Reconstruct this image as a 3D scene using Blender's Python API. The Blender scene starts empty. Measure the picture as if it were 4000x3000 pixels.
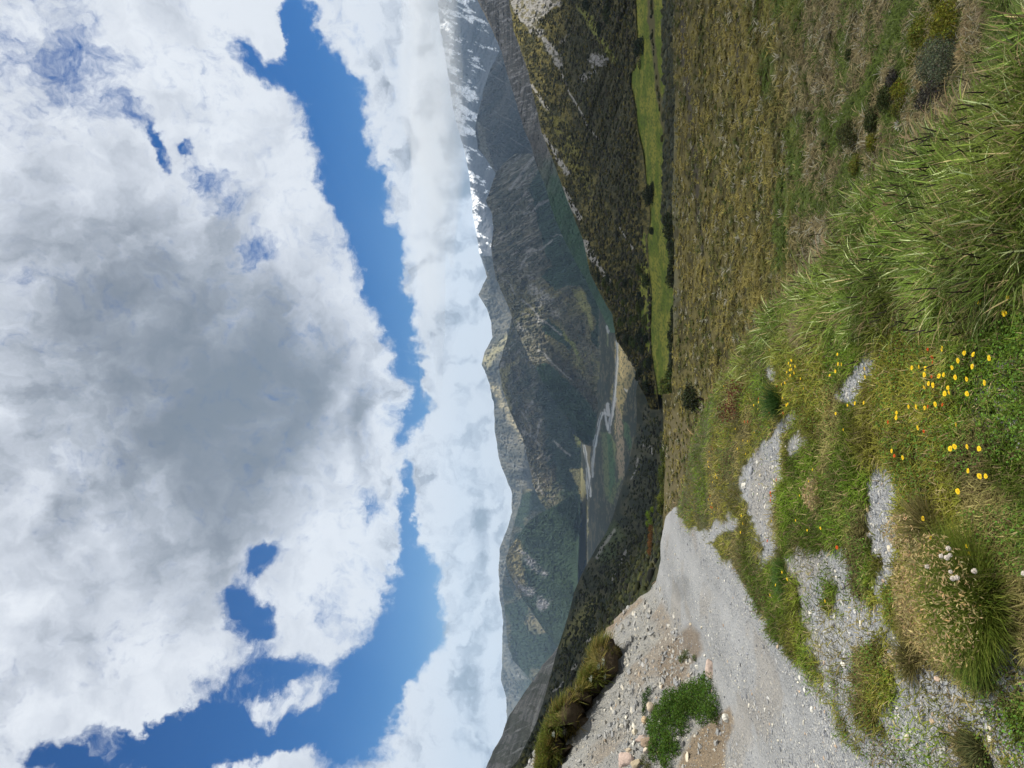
import bpy, math, random
import numpy as np
from mathutils import Vector, Matrix
R = math.radians
SC = bpy.context.scene
COL = SC.collection
rng = np.random.default_rng(7)

# ------------------------------------------------------------------ camera (portrait photo stored on its side: world up = picture left)
F = 2770.0                       # focal length in photo pixels (4000 x 3000)
TH = math.atan(90.0 / F)         # camera tilted up
cT, sT = math.cos(TH), math.sin(TH)
cam_d = bpy.data.cameras.new('camera')
cam_d.sensor_fit = 'HORIZONTAL'; cam_d.sensor_width = 36.0; cam_d.lens = 36.0 * F / 4000.0
cam_d.clip_start = 0.05; cam_d.clip_end = 60000
cam = bpy.data.objects.new('camera', cam_d); COL.objects.link(cam)
fw = Vector((0, cT, sT)); up = Vector((0, -sT, cT)); rt = Vector((1, 0, 0))
M3 = Matrix((-up, rt, -fw)).transposed()
cam.matrix_world = M3.to_4x4()
SC.camera = cam

def ray(X, Y):
    """photo pixel -> (x/y, z/y) of its ray (camera at the origin looking along +y)"""
    X = np.asarray(X, float); Y = np.asarray(Y, float)
    r = (1500 - Y) / F; u = (2000 - X) / F
    yy = cT - u * sT
    return r / yy, (sT + u * cT) / yy

def project(x, y, z):
    zc = y * cT + z * sT
    zc = np.where(zc < 1e-3, 1e-3, zc)
    return 2000 - F * (-y * sT + z * cT) / zc, 1500 - F * x / zc

# ------------------------------------------------------------------ sun, exposure
SUN_AZ, SUN_EL = R(100), R(54)    # from +y towards +x
sun_dir = Vector((math.sin(SUN_AZ) * math.cos(SUN_EL), math.cos(SUN_AZ) * math.cos(SUN_EL), math.sin(SUN_EL)))
sl = bpy.data.lights.new('sun', 'SUN'); sl.energy = 5.0; sl.angle = R(0.53); sl.color = (1.0, 0.93, 0.80)
so = bpy.data.objects.new('sun', sl); COL.objects.link(so)
so.rotation_mode = 'QUATERNION'; so.rotation_quaternion = (-sun_dir).to_track_quat('-Z', 'Y')
SC.view_settings.view_transform = 'Standard'; SC.view_settings.look = 'None'
SC.view_settings.exposure = 0.34; SC.view_settings.gamma = 1.0
SC.cycles.use_denoising = True
SC.cycles.max_bounces = 6; SC.cycles.diffuse_bounces = 3; SC.cycles.glossy_bounces = 2
SC.cycles.transmission_bounces = 3; SC.cycles.transparent_max_bounces = 12; SC.cycles.volume_bounces = 3

# ------------------------------------------------------------------ world: Nishita sky and a procedural cloud deck
class NT:
    def __init__(s, tree): s.t = tree; s.n = tree.nodes; s.l = tree.links
    def new(s, typ, **kw):
        nd = s.n.new(typ)
        for k, v in kw.items(): setattr(nd, k, v)
        return nd
    def put(s, sock, v):
        if v is None: return
        if isinstance(v, bpy.types.NodeSocket): s.l.new(v, sock)
        else: sock.default_value = v
    def math(s, op, a, b=None, c=None, clamp=False):
        nd = s.new('ShaderNodeMath', operation=op, use_clamp=clamp)
        for i, v in enumerate((a, b, c)): s.put(nd.inputs[i], v)
        return nd.outputs[0]
    def vmath(s, op, a, b=None, scale=None):
        nd = s.new('ShaderNodeVectorMath', operation=op)
        s.put(nd.inputs[0], a)
        if b is not None: s.put(nd.inputs[1], b)
        if scale is not None: s.put(nd.inputs[3], scale)
        return nd.outputs['Value'] if op in ('LENGTH', 'DOT_PRODUCT') else nd.outputs[0]
    def noise(s, vec, scale, detail=4, rough=0.55, dist=0.0, dims='3D', color=False, w=None):
        nd = s.new('ShaderNodeTexNoise', noise_dimensions=dims)
        s.put(nd.inputs['Vector'], vec)
        nd.inputs['Scale'].default_value = scale; nd.inputs['Detail'].default_value = detail
        nd.inputs['Roughness'].default_value = rough; nd.inputs['Distortion'].default_value = dist
        return nd.outputs['Color' if color else 'Fac']
    def mr(s, v, a, b, c=0.0, d=1.0, interp='SMOOTHSTEP'):
        nd = s.new('ShaderNodeMapRange', interpolation_type=interp)
        s.put(nd.inputs[0], v); s.put(nd.inputs[1], a); s.put(nd.inputs[2], b); s.put(nd.inputs[3], c); s.put(nd.inputs[4], d)
        return nd.outputs[0]
    def mix(s, fac, a, b, blend='MIX'):
        nd = s.new('ShaderNodeMix', data_type='RGBA', blend_type=blend)
        s.put(nd.inputs[0], fac); s.put(nd.inputs[6], a); s.put(nd.inputs[7], b)
        return nd.outputs[2]
    def comb(s, x, y, z=0.0):
        nd = s.new('ShaderNodeCombineXYZ')
        s.put(nd.inputs[0], x); s.put(nd.inputs[1], y); s.put(nd.inputs[2], z)
        return nd.outputs[0]

W = bpy.data.worlds.new('World'); SC.world = W; W.use_nodes = True
def build_sky():
    t = NT(W.node_tree); t.n.clear()
    out = t.new('ShaderNodeOutputWorld')
    sky = t.new('ShaderNodeTexSky', sky_type='NISHITA')
    sky.sun_disc = False; sky.sun_elevation = SUN_EL; sky.sun_rotation = SUN_AZ
    sky.altitude = 900; sky.air_density = 1.0; sky.dust_density = 0.3; sky.ozone_density = 2.5
    hs = t.new('ShaderNodeHueSaturation'); hs.inputs['Saturation'].default_value = 1.75; hs.inputs['Hue'].default_value = 0.511; t.put(hs.inputs['Color'], sky.outputs[0])
    bg1 = t.new('ShaderNodeBackground'); t.put(bg1.inputs[0], hs.outputs[0]); bg1.inputs[1].default_value = 0.080
    tc = t.new('ShaderNodeTexCoord'); sep = t.new('ShaderNodeSeparateXYZ'); t.put(sep.inputs[0], tc.outputs['Generated'])
    az = t.math('ARCTAN2', sep.outputs[0], sep.outputs[1]); el = t.math('ARCSINE', sep.outputs[2])
    P = t.comb(t.math('MULTIPLY', az, 57.2958), t.math('MULTIPLY', el, 57.2958), 0.0)
    PPD = F * math.pi / 180
    # domain warp
    w1 = t.noise(P, 0.085, 4, 0.55, color=True)
    w1 = t.vmath('SUBTRACT', w1, (0.5, 0.5, 0.5))
    Pw = t.vmath('ADD', P, t.vmath('MULTIPLY', w1, (7.5, 6.0, 0.0)))
    w2 = t.vmath('SUBTRACT', t.noise(P, 0.55, 6, 0.62, color=True), (0.5, 0.5, 0.5))
    Pw2 = t.vmath('ADD', Pw, t.vmath('MULTIPLY', w2, (3.4, 3.0, 0.0)))
    def blobs(lst, vec):
        acc = None
        for (x, y, rx, ry, rot, wt) in lst:
            X, Y = x * 1.8083, y * 1.8083
            a, e = ray(X, Y)
            ca = math.degrees(math.atan(a)); ce = math.degrees(math.atan(e / math.hypot(1, a)))
            mp = t.new('ShaderNodeMapping', vector_type='TEXTURE')
            t.put(mp.inputs[0], vec); mp.inputs[1].default_value = (ca, ce, 0)
            mp.inputs[2].default_value = (0, 0, R(rot))
            mp.inputs[3].default_value = (ry * 1.8083 / PPD, rx * 1.8083 / PPD, 1)   # az size from ry, el size from rx
            f = t.mr(t.vmath('LENGTH', mp.outputs[0]), 1.75, 0.25, 0.0, wt)
            acc = f if acc is None else t.math('ADD', acc, f)
        return acc
    gaps = [  # blue openings: x, y (in a 2212 px wide view), radius along x, along y, rotation, weight
        (648, 20, 24, 50, 0, 1), (560, 108, 44, 36, 0, .95), (655, 125, 50, 60, 0, 1), (700, 215, 58, 70, 0, 1), (728, 300, 52, 70, 0, 1),
        (765, 390, 50, 70, 0, 1), (800, 470, 56, 70, 0, 1), (825, 550, 48, 60, 0, 1), (848, 630, 38, 60, 0, .9),
        (868, 700, 30, 50, 0, .8), (895, 780, 26, 45, 0, .8), (905, 870, 26, 40, 0, .8), (888, 930, 20, 36, 0, .7), (900, 1060, 16, 60, 0, .7),
        (900, 1160, 22, 50, 0, .7), (885, 1250, 48, 55, 0, 1), (900, 1340, 60, 55, 0, 1), (840, 1420, 75, 60, 0, 1), (800, 1510, 62, 70, 0, 1),
        (760, 1610, 66, 70, 0, 1), (562, 1222, 40, 30, 0, .78), (515, 1300, 34, 30, 0, .72), (545, 1356, 44, 32, 0, .80),
        (620, 1440, 80, 34, 0, .9), (480, 1500, 60, 40, 0, .9), (540, 1570, 120, 44, 0, .95), (380, 1600, 70, 50, 0, 1), (230, 1610, 80, 36, 0, .9), (110, 1655, 60, 24, 0, .8),
        (318, 316, 11, 34, 20, .62), (391, 318, 15, 14, 0, .6), (280, 262, 18, 40, 30, .34), (425, 385, 34, 30, 0, .38), (485, 440, 44, 40, 0, .40), (540, 555, 34, 40, 0, .50), (100, 90, 80, 110, 0, .20), (200, 180, 60, 70, 0, .22), (820, 1105, 26, 36, 0, .5),
        (720, 1330, 30, 40, 0, .3), (700, 1560, 80, 60, 0, .35)]
    puffs = [(585, 40, 36, 60, 0, 1.1), (300, 1520, 150, 34, 20, .55), (590, 1640, 110, 26, 0, .62), (240, 1590, 60, 22, 30, .35), (935, 830, 22, 40, 0, .8), (985, 330, 80, 400, 0, .5),
             (1000, 1000, 60, 400, 0, .5), (960, 1570, 90, 90, 0, .6), (830, 1180, 40, 40, 0, .2)]
    shade = [(580, 900, 170, 200, 0, .46), (420, 800, 270, 290, 0, .38), (230, 620, 230, 180, 0, .28), (300, 1060, 220, 240, 0, .20), (800, 900, 26, 110, 0, .30), (470, 1260, 120, 150, 0, .20),
             (640, 760, 70, 110, 0, .12), (985, 130, 60, 200, 0, .22), (1010, 420, 40, 200, 0, .22), (1030, 1230, 22, 260, 0, .28), (1040, 1560, 16, 120, 0, .26), (60, 180, 90, 240, 0, .10), (130, 1500, 110, 120, 0, .12), (450, 330, 60, 120, 0, .10)]
    n1 = t.noise(Pw, 0.10, 7, 0.56)
    n2 = t.noise(Pw2, 0.42, 9, 0.60)
    cov = t.math('ADD', 0.86, t.math('MULTIPLY', t.math('SUBTRACT', n1, 0.5), 0.60))
    cov = t.math('ADD', cov, t.math('MULTIPLY', t.math('SUBTRACT', n2, 0.5), 0.95))
    cov = t.math('SUBTRACT', cov, t.math('MINIMUM', blobs(gaps, Pw2), 1.15))
    cov = t.math('ADD', cov, blobs(puffs, Pw2))
    n3 = t.noise(t.vmath('ADD', Pw, t.vmath('MULTIPLY', w2, (1.6, 1.4, 0.0))), 1.3, 8, 0.66)
    alpha = t.mr(t.math('ADD', cov, t.math('MULTIPLY', t.math('SUBTRACT', n3, 0.5), 1.0)), 0.14, 0.86)
    # billow shading: a soft noise sampled a little towards the sun
    Ps = t.vmath('ADD', Pw2, (1.6, 2.0, 0.0))
    relief = t.math('MULTIPLY', t.math('SUBTRACT', t.noise(Ps, 0.24, 5, 0.55), t.noise(Pw2, 0.24, 5, 0.55)), 0.80)
    thick = t.mr(cov, 0.45, 1.25, 0.0, 0.06)
    zen = t.mr(sep.outputs[2], 0.30, 0.60, 0.0, 0.13)
    bank = t.mr(sep.outputs[2], 0.27, 0.17)
    Pb = t.vmath('ADD', Pw2, (0.9, 1.3, 0.0))
    relief = t.math('ADD', relief, t.math('MULTIPLY', bank, t.math('MULTIPLY', t.math('SUBTRACT', t.noise(Pb, 0.5, 6, 0.58), t.noise(Pw2, 0.5, 6, 0.58)), 1.7)))
    g = t.math('ADD', blobs(shade, Pw), t.math('MULTIPLY', t.math('SUBTRACT', n1, 0.5), 0.52))
    g = t.math('ADD', g, t.math('ADD', t.math('MULTIPLY', t.math('SUBTRACT', n2, 0.5), 0.13), t.math('MULTIPLY', t.math('SUBTRACT', n3, 0.5), 0.06)))
    g = t.math('ADD', t.math('ADD', t.math('ADD', g, thick), relief), zen)
    rp = t.new('ShaderNodeValToRGB'); t.put(rp.inputs[0], t.math('ADD', g, 0.0))
    cr = rp.color_ramp; cr.interpolation = 'B_SPLINE'
    cr.elements[0].position = 0.0; cr.elements[0].color = (0.80, 0.835, 0.88, 1)
    cr.elements[1].position = 1.0; cr.elements[1].color = (0.17, 0.205, 0.25, 1)
    for p_, c_ in ((0.28, (0.58, 0.62, 0.69, 1)), (0.55, (0.32, 0.355, 0.41, 1)), (0.78, (0.21, 0.24, 0.285, 1))):
        e_ = cr.elements.new(p_); e_.color = c_
    bg2 = t.new('ShaderNodeBackground'); t.put(bg2.inputs[0], rp.outputs[0]); bg2.inputs[1].default_value = 0.93
    below = t.mr(sep.outputs[2], -0.08, 0.0)
    mx = t.new('ShaderNodeMixShader'); t.put(mx.inputs[0], t.math('MULTIPLY', alpha, below)); t.put(mx.inputs[1], bg1.outputs[0]); t.put(mx.inputs[2], bg2.outputs[0])
    t.put(out.inputs[0], mx.outputs[0])
    W.cycles.sampling_method = 'MANUAL'; W.cycles.sample_map_resolution = 512
build_sky()

CLOUD_ALT = 7000.0
# ------------------------------------------------------------------ numpy noise
def _hash(ix, iy, seed):   # integer hash
    h = (ix.astype(np.int64) * 374761393 + iy.astype(np.int64) * 668265263 + seed * 1274126177) & 0xFFFFFFFF
    h = ((h ^ (h >> 13)) * 1103515245) & 0xFFFFFFFF
    h = ((h ^ (h >> 16)) * 2246822519) & 0xFFFFFFFF
    return ((h ^ (h >> 13)) & 0xFFFFFF) / float(0xFFFFFF)
def vnoise(x, y, seed=0):
    x = np.asarray(x, float); y = np.asarray(y, float)
    ix = np.floor(x); iy = np.floor(y); fx = x - ix; fy = y - iy
    ux = fx * fx * fx * (fx * (fx * 6 - 15) + 10); uy = fy * fy * fy * (fy * (fy * 6 - 15) + 10)
    a = _hash(ix, iy, seed); b = _hash(ix + 1, iy, seed); c = _hash(ix, iy + 1, seed); d = _hash(ix + 1, iy + 1, seed)
    return a + (b - a) * ux + (c - a) * uy + (a - b - c + d) * ux * uy
def fbm(x, y, o=5, seed=0, g=0.5):
    s = 0; amp = 1; tot = 0
    for i in range(o):
        s = s + amp * vnoise(x * 2 ** i + 17.3 * i, y * 2 ** i - 9.1 * i, seed + i); tot += amp; amp *= g
    return s / tot
def ridged(x, y, o=5, seed=0, g=0.5):
    s = 0; amp = 1; tot = 0
    for i in range(o):
        s = s + amp * (1 - np.abs(2 * vnoise(x * 2 ** i + 5.7 * i, y * 2 ** i + 3.3 * i, seed + i) - 1)); tot += amp; amp *= g
    return s / tot
def sstep(a, b, x):
    t = np.clip((x - a) / (b - a), 0, 1); return t * t * (3 - 2 * t)
def polysd(poly, X, Y):
    """signed distance to polygon, positive inside"""
    P = np.asarray(poly, float); d2 = np.full(X.shape, 1e18); ins = np.zeros(X.shape, bool); n = len(P)
    for i in range(n):
        ax, ay = P[i]; bx, by = P[(i + 1) % n]; ex, ey = bx - ax, by - ay
        wx, wy = X - ax, Y - ay
        tt = np.clip((wx * ex + wy * ey) / (ex * ex + ey * ey + 1e-9), 0, 1)
        d2 = np.minimum(d2, (wx - ex * tt) ** 2 + (wy - ey * tt) ** 2)
        c = ((ay > Y) != (by > Y)) & (X < (bx - ax) * (Y - ay) / ((by - ay) if by != ay else 1e-9) + ax)
        ins ^= c
    d = np.sqrt(d2); return np.where(ins, d, -d)
def linesd(pts, X, Y):
    d2 = np.full(X.shape, 1e18)
    for (ax, ay), (bx, by) in zip(pts[:-1], pts[1:]):
        ex, ey = bx - ax, by - ay
        tt = np.clip(((X - ax) * ex + (Y - ay) * ey) / (ex * ex + ey * ey + 1e-9), 0, 1)
        d2 = np.minimum(d2, (X - ax - ex * tt) ** 2 + (Y - ay - ey * tt) ** 2)
    return np.sqrt(d2)
def lerpc(a, b, f):
    return a + (np.asarray(b, float) - a) * f[..., None]

# ------------------------------------------------------------------ mesh building
def link(name, me, mat, parent=None):
    o = bpy.data.objects.new(name, me); COL.objects.link(o)
    if mat: me.materials.append(mat)
    if parent: o.parent = parent
    return o
def mk(name, V, quads=None, tris=None, mat=None, col=None, smooth=True, parent=None):
    me = bpy.data.meshes.new(name)
    V = np.asarray(V, np.float32)
    me.vertices.add(len(V)); me.vertices.foreach_set('co', V.ravel())
    parts, st, tot, k = [], [], [], 0
    for arr, n in ((quads, 4), (tris, 3)):
        if arr is None or len(arr) == 0: continue
        arr = np.asarray(arr, np.int32); parts.append(arr.ravel())
        st.append(k + np.arange(len(arr)) * n); tot.append(np.full(len(arr), n)); k += arr.size
    li = np.concatenate(parts); st = np.concatenate(st).astype(np.int32); tot = np.concatenate(tot).astype(np.int32)
    me.loops.add(len(li)); me.loops.foreach_set('vertex_index', li)
    me.polygons.add(len(st)); me.polygons.foreach_set('loop_start', st); me.polygons.foreach_set('loop_total', tot)
    me.polygons.foreach_set('use_smooth', np.full(len(st), smooth, bool))
    if col is not None:
        c4 = np.ones((len(V), 4), np.float32); c4[:, :3] = col
        at = me.color_attributes.new('col', 'FLOAT_COLOR', 'POINT'); at.data.foreach_set('color', c4.ravel())
    me.update(calc_edges=True); me.validate()
    return link(name, me, mat, parent)
def gridq(nr, nc):
    i = np.arange(nr * nc).reshape(nr, nc)
    return np.stack([i[:-1, :-1], i[:-1, 1:], i[1:, 1:], i[1:, :-1]], -1).reshape(-1, 4)
def tag(o, label=None, cat=None, group=None, kind=None):
    if label: o['label'] = label
    if cat: o['category'] = cat
    if group: o['group'] = group
    if kind: o['kind'] = kind
    return o

def pmat(name, rough=0.9, spec=0.2, transl=0.0, tint=(1, 1, 1), bump=None, var=None, attr=True, base=(0.5, 0.5, 0.5)):
    m = bpy.data.materials.new(name); m.use_nodes = True; t = NT(m.node_tree); t.n.clear()
    out = t.new('ShaderNodeOutputMaterial'); bs = t.new('ShaderNodeBsdfPrincipled')
    bs.inputs['Roughness'].default_value = rough; bs.inputs['Specular IOR Level'].default_value = spec
    geo = t.new('ShaderNodeNewGeometry')
    if attr:
        a = t.new('ShaderNodeVertexColor', layer_name='col'); c = a.outputs[0]
    else:
        rgb = t.new('ShaderNodeRGB'); rgb.outputs[0].default_value = (*base, 1); c = rgb.outputs[0]
    if tint != (1, 1, 1): c = t.mix(1.0, c, (*tint, 1), 'MULTIPLY')
    if var:
        for sc, am in var:
            n = t.noise(geo.outputs['Position'], sc, 4, 0.6)
            k = t.mr(n, 0.25, 0.75, 1 - am, 1 + am, 'LINEAR')
            c = t.mix(1.0, c, t.comb(k, k, k), 'MULTIPLY')
    t.put(bs.inputs['Base Color'], c)
    if bump:
        h = None
        for sc, w in bump[0]:
            n = t.math('MULTIPLY', t.noise(geo.outputs['Position'], sc, 5, 0.6), w)
            h = n if h is None else t.math('ADD', h, n)
        b = t.new('ShaderNodeBump'); b.inputs['Strength'].default_value = bump[1]; b.inputs['Distance'].default_value = bump[2]
        t.put(b.inputs['Height'], h); t.put(bs.inputs['Normal'], b.outputs[0])
    if transl > 0:
        tr = t.new('ShaderNodeBsdfTranslucent'); t.put(tr.inputs[0], c)
        ms = t.new('ShaderNodeMixShader'); ms.inputs[0].default_value = transl
        t.put(ms.inputs[1], bs.outputs[0]); t.put(ms.inputs[2], tr.outputs[0]); t.put(out.inputs[0], ms.outputs[0])
    else:
        t.put(out.inputs[0], bs.outputs[0])
    return m

M_LEAF = pmat('leaf', 0.65, 0.10, 0.28)
M_BLADE = pmat('grass_blade', 0.6, 0.14, 0.42)
M_ROCK = pmat('stone', 0.85, 0.2, 0, var=((30, .22), (140, .2)), bump=(((60, .6), (250, .4)), .5, .01))
M_WOOD = pmat('bark', 0.9, 0.1, 0, attr=False, base=(0.09, 0.07, 0.05), var=((20, .3),))
M_FAR = pmat('hillside', 0.95, 0.05, 0)

# ------------------------------------------------------------------ mountains: skyline and foot each at their own distance
def interp(pts, Y):
    p = sorted(pts); ys = [q[0] for q in p]
    return np.interp(Y, ys, [q[1] for q in p]), np.exp(np.interp(Y, ys, [math.log(q[2]) for q in p]))
def hillside(name, sky, base, nu, nv, amp, seed, color, gl=(600, 3.0), prof=0.8, jit=6, ext=0, y0=None, y1=None, mat=None, warp=0.3, octv=6):
    """sky / base: (Y, X, distance) along the ridge and along the foot."""
    sky = [(b, a, c) for a, b, c in sky]; base = [(b, a, c) for a, b, c in base]
    if y0 is None: y0 = min(p[0] for p in sky) - ext
    if y1 is None: y1 = max(p[0] for p in sky) + ext
    Yc = np.linspace(y0, y1, nu)
    Xs, ds = interp(sky, Yc); Xb, db = interp(base, Yc)
    Xs = Xs + jit * 2 * (fbm(Yc / 60, Yc * 0 + seed, 5, seed, .62) - .5)
    Xb = np.maximum(Xb, Xs + 1)
    t = np.linspace(0, 1, nv)[:, None]
    X = Xb + (Xs - Xb) * t; Y = np.broadcast_to(Yc, X.shape)
    d = np.exp(np.log(db) + (np.log(ds) - np.log(db)) * t ** prof)
    a, e = ray(X, Y)
    wx = a * d
    s = wx / gl[0]; q = e * d / gl[0] / gl[1]
    sw = s + warp * (fbm(s * 1.3, q * 2.0, 3, seed + 50) - .5) * 2
    rn = ridged(sw, q + 3.1, octv, seed, .55)
    fine = fbm(s * 14, q * 14, 4, seed + 9, .6)
    px = fbm(X / 5.5, Y / 5.5, 3, seed + 17, .6)
    disp = (rn - 0.62) * amp + (fine - .5) * amp * 0.24 + (px - .5) * d * 0.018
    d = d + disp * sstep(-0.02, 0.12, t) * 1.0
    pos = np.stack([a * d, d, e * d], -1)
    C = color(X, Y, t + 0 * X, rn, fine, pos)
    C = C * (0.62 + .76 * fbm(X / 3.2, Y / 3.2, 2, seed + 23))[..., None]
    # far side, falling away behind the ridge
    back, bc = [], []
    top = pos[-1]; h = top[:, 2] - pos[0][:, 2]
    for k, (dd, dz) in enumerate(((0.06, .12), (0.16, .4), (0.3, .85), (0.36, 1.15))):
        b = top.copy(); b[:, 1] += dd * ds; b[:, 0] += a[-1] * dd * ds; b[:, 2] = np.minimum(b[:, 2] - dz * np.maximum(h, 5), (top[:, 2] / top[:, 1] - .004 * (k + 1)) * b[:, 1]); back.append(b); bc.append(C[-1])
    pos = np.concatenate([pos, np.array(back)], 0); C = np.concatenate([C, np.array(bc)], 0)
    o = mk(name, pos.reshape(-1, 3), gridq(pos.shape[0], nu), mat=mat or M_FAR, col=C.reshape(-1, 3))
    tag(o, kind='structure')
    def at(Xp, Yp):
        Xp = np.asarray(Xp, float); Yp = np.asarray(Yp, float)
        ci = np.clip((Yp - y0) / (y1 - y0) * (nu - 1), 0, nu - 1).astype(int)
        tt = np.clip((Xp - Xb[ci]) / (Xs[ci] - Xb[ci]), 0, 1)
        ri = np.clip(tt * (nv - 1), 0, nv - 1).astype(int)
        return pos[ri, ci]
    return o, at

def base_rock(X, Y, rn, fine, lo, hi):
    f = np.clip(0.5 + (fine - .5) * 2.2 + (rn - .6) * 1.2, 0, 1)
    return lerpc(np.broadcast_to(np.asarray(lo, float), X.shape + (3,)), hi, f)
def patch(C, sd, soft, colr, amt=1.0):
    return lerpc(C, colr, sstep(-soft, soft, sd) * amt)
def warpxy(X, Y, amp, sc, seed):
    return X + amp * 2 * (fbm(X / sc, Y / sc, 4, seed, .6) - .5), Y + amp * 2 * (fbm(X / sc + 40, Y / sc + 7, 4, seed + 3, .6) - .5)
def streaks(X, Y, ang, L, w, seed, th=.62):
    """thin scree streaks running down a slope; ang is the run direction in the slope plane"""
    c, s = math.cos(ang), math.sin(ang)
    p = X * c + Y * s; q = -X * s + Y * c
    q = q + 10 * (fbm(p / 60, q / 60, 3, seed + 1) - .5)
    return sstep(th, th + .14, fbm(p / L, q / w, 4, seed, .6))

FOREST = np.array((0.020, 0.034, 0.019)); SCREE = np.array((0.22, 0.21, 0.20)); ROCKB = np.array((0.085, 0.078, 0.055))
GRASSY = np.array((0.17, 0.17, 0.055)); DARKB = np.array((0.045, 0.042, 0.032)); SNOW = np.array((0.82, 0.84, 0.87))

# snowy range under the cloud
def c_snow(X, Y, t, rn, fine, pos):
    C = base_rock(X, Y, rn, fine, (0.05, 0.055, 0.07), (0.11, 0.115, 0.13))
    n = fbm((X + .5 * Y) / 60, (Y - .5 * X) / 20, 6, 3, .66)
    thr = 0.54 + 0.14 * sstep(1830, 1930, X) - 0.12 * sstep(1850, 1760, X) * sstep(250, 500, Y) - .06 * sstep(.72, 1.0, t)
    return lerpc(C, SNOW, sstep(thr, thr + .05, n + (rn - .6) * .25))
hillside('snowy_mountain', [(1690, -200, 11000), (1712, 0, 11000), (1722, 120, 11000), (1750, 300, 11500), (1775, 450, 11500), (1806, 560, 11500), (1830, 663, 11500), (1842, 760, 11500), (1850, 850, 11500), (1858, 905, 11500), (1872, 989, 11500), (1900, 1060, 11500), (1960, 1200, 11500)],
         [(1960, -200, 8000), (1960, 0, 8000), (1980, 300, 8000), (1960, 700, 8500), (1960, 1200, 9000)], 520, 110, 900, 11, c_snow, (1500, 2.0))

def c_far(X, Y, t, rn, fine, pos):
    C = base_rock(X, Y, rn, fine, (0.05, 0.055, 0.05), (0.12, 0.115, 0.095))
    Xw, Yw = warpxy(X, Y, 14, 60, 21)
    C = lerpc(C, FOREST, sstep(.45, .62, fbm(X / 90, Y / 90, 4, 22)) * sstep(1, .3, t))
    C = patch(C, polysd([(1881, 1400), (1905, 1440), (1950, 1370), (2000, 1330), (1990, 1300), (1925, 1350)], Xw, Yw), 14, (0.24, 0.22, 0.13))
    C = patch(C, polysd([(1905, 1490), (1935, 1560), (1985, 1640), (2035, 1730), (2045, 1720), (1990, 1600), (1945, 1500)], Xw, Yw), 10, (0.26, 0.23, 0.15))
    C = lerpc(C, (0.2, 0.2, 0.2), streaks(X, Y, .35, 70, 9, 23, .66) * .6)
    return C
hillside('far_mountain', [(1880, 1000, 9000), (1905, 1080, 9000), (1870, 1151, 9000), (1899, 1205, 9000), (1917, 1265, 9000), (1925, 1320, 9000), (1895, 1380, 9000), (1881, 1422, 9000), (1911, 1500, 9000), (1929, 1573, 9300), (1932, 1693, 9300), (1941, 1754, 9300), (1965, 1844, 9000), (2001, 1929, 9000), (2001, 2000, 9000), (1983, 2060, 9000), (1953, 2139, 9000), (1947, 2211, 9000), (1950, 2338, 9000), (1965, 2422, 9500), (1962, 2573, 10000), (1959, 2651, 10000), (1977, 2724, 10000), (1980, 2808, 10000), (1975, 3000, 10000), (1980, 3200, 10000)],
         [(2120, 1000, 6500), (2200, 1700, 6500), (2200, 2400, 7000), (2150, 3200, 7500)], 760, 120, 700, 31, c_far, (1100, 2.0))

def c_blue(X, Y, t, rn, fine, pos):
    C = base_rock(X, Y, rn, fine, (0.02, 0.028, 0.035), (0.06, 0.062, 0.06))
    C = lerpc(C, (0.16, 0.16, 0.16), streaks(X, Y, .6, 110, 7, 41, .66) * .7)
    Xw, Yw = warpxy(X, Y, 6, 50, 44)
    return patch(C, polysd([(1866, 480), (1875, 580), (1905, 630), (1935, 690), (1925, 640), (1900, 560), (1890, 500)], Xw, Yw), 5, (0.13, 0.13, 0.11))
hillside('dark_blue_mountain', [(1990, 90, 6000), (1960, 180, 6000), (1925, 250, 6000), (1905, 289, 6000), (1890, 340, 6000), (1881, 386, 6000), (1862, 450, 6000), (1854, 494, 6000), (1863, 579, 6000), (1899, 621, 6000), (1925, 660, 6000), (1955, 700, 6000), (2000, 770, 6000)],
         [(2010, 90, 4600), (2080, 400, 4600), (2140, 600, 4600), (2100, 770, 4600)], 420, 140, 450, 51, c_blue, (900, 2.2))

# left forested dome and grassy ridges behind it
def c_left(X, Y, t, rn, fine, pos):
    C = base_rock(X, Y, rn, fine, (0.05, 0.055, 0.035), (0.12, 0.11, 0.07))
    C = lerpc(C, FOREST, sstep(.42, .55, fbm(X / 70, Y / 70, 4, 61) + .2 * (1 - t) - .05))
    return C
hillside('grassy_ridge', [(2040, 1930, 7000), (2010, 2030, 7000), (1985, 2150, 7000), (1962, 2290, 7000), (1975, 2420, 7000), (1985, 2519, 7000), (2003, 2579, 7000), (2038, 2620, 6800), (2074, 2660, 6600), (2110, 2710, 6500), (2140, 2800, 6400)],
         [(2180, 1900, 5200), (2240, 2300, 5000), (2260, 2600, 5000), (2260, 2800, 5000)], 500, 110, 500, 62, c_left, (800, 2.0), ext=20)

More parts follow.
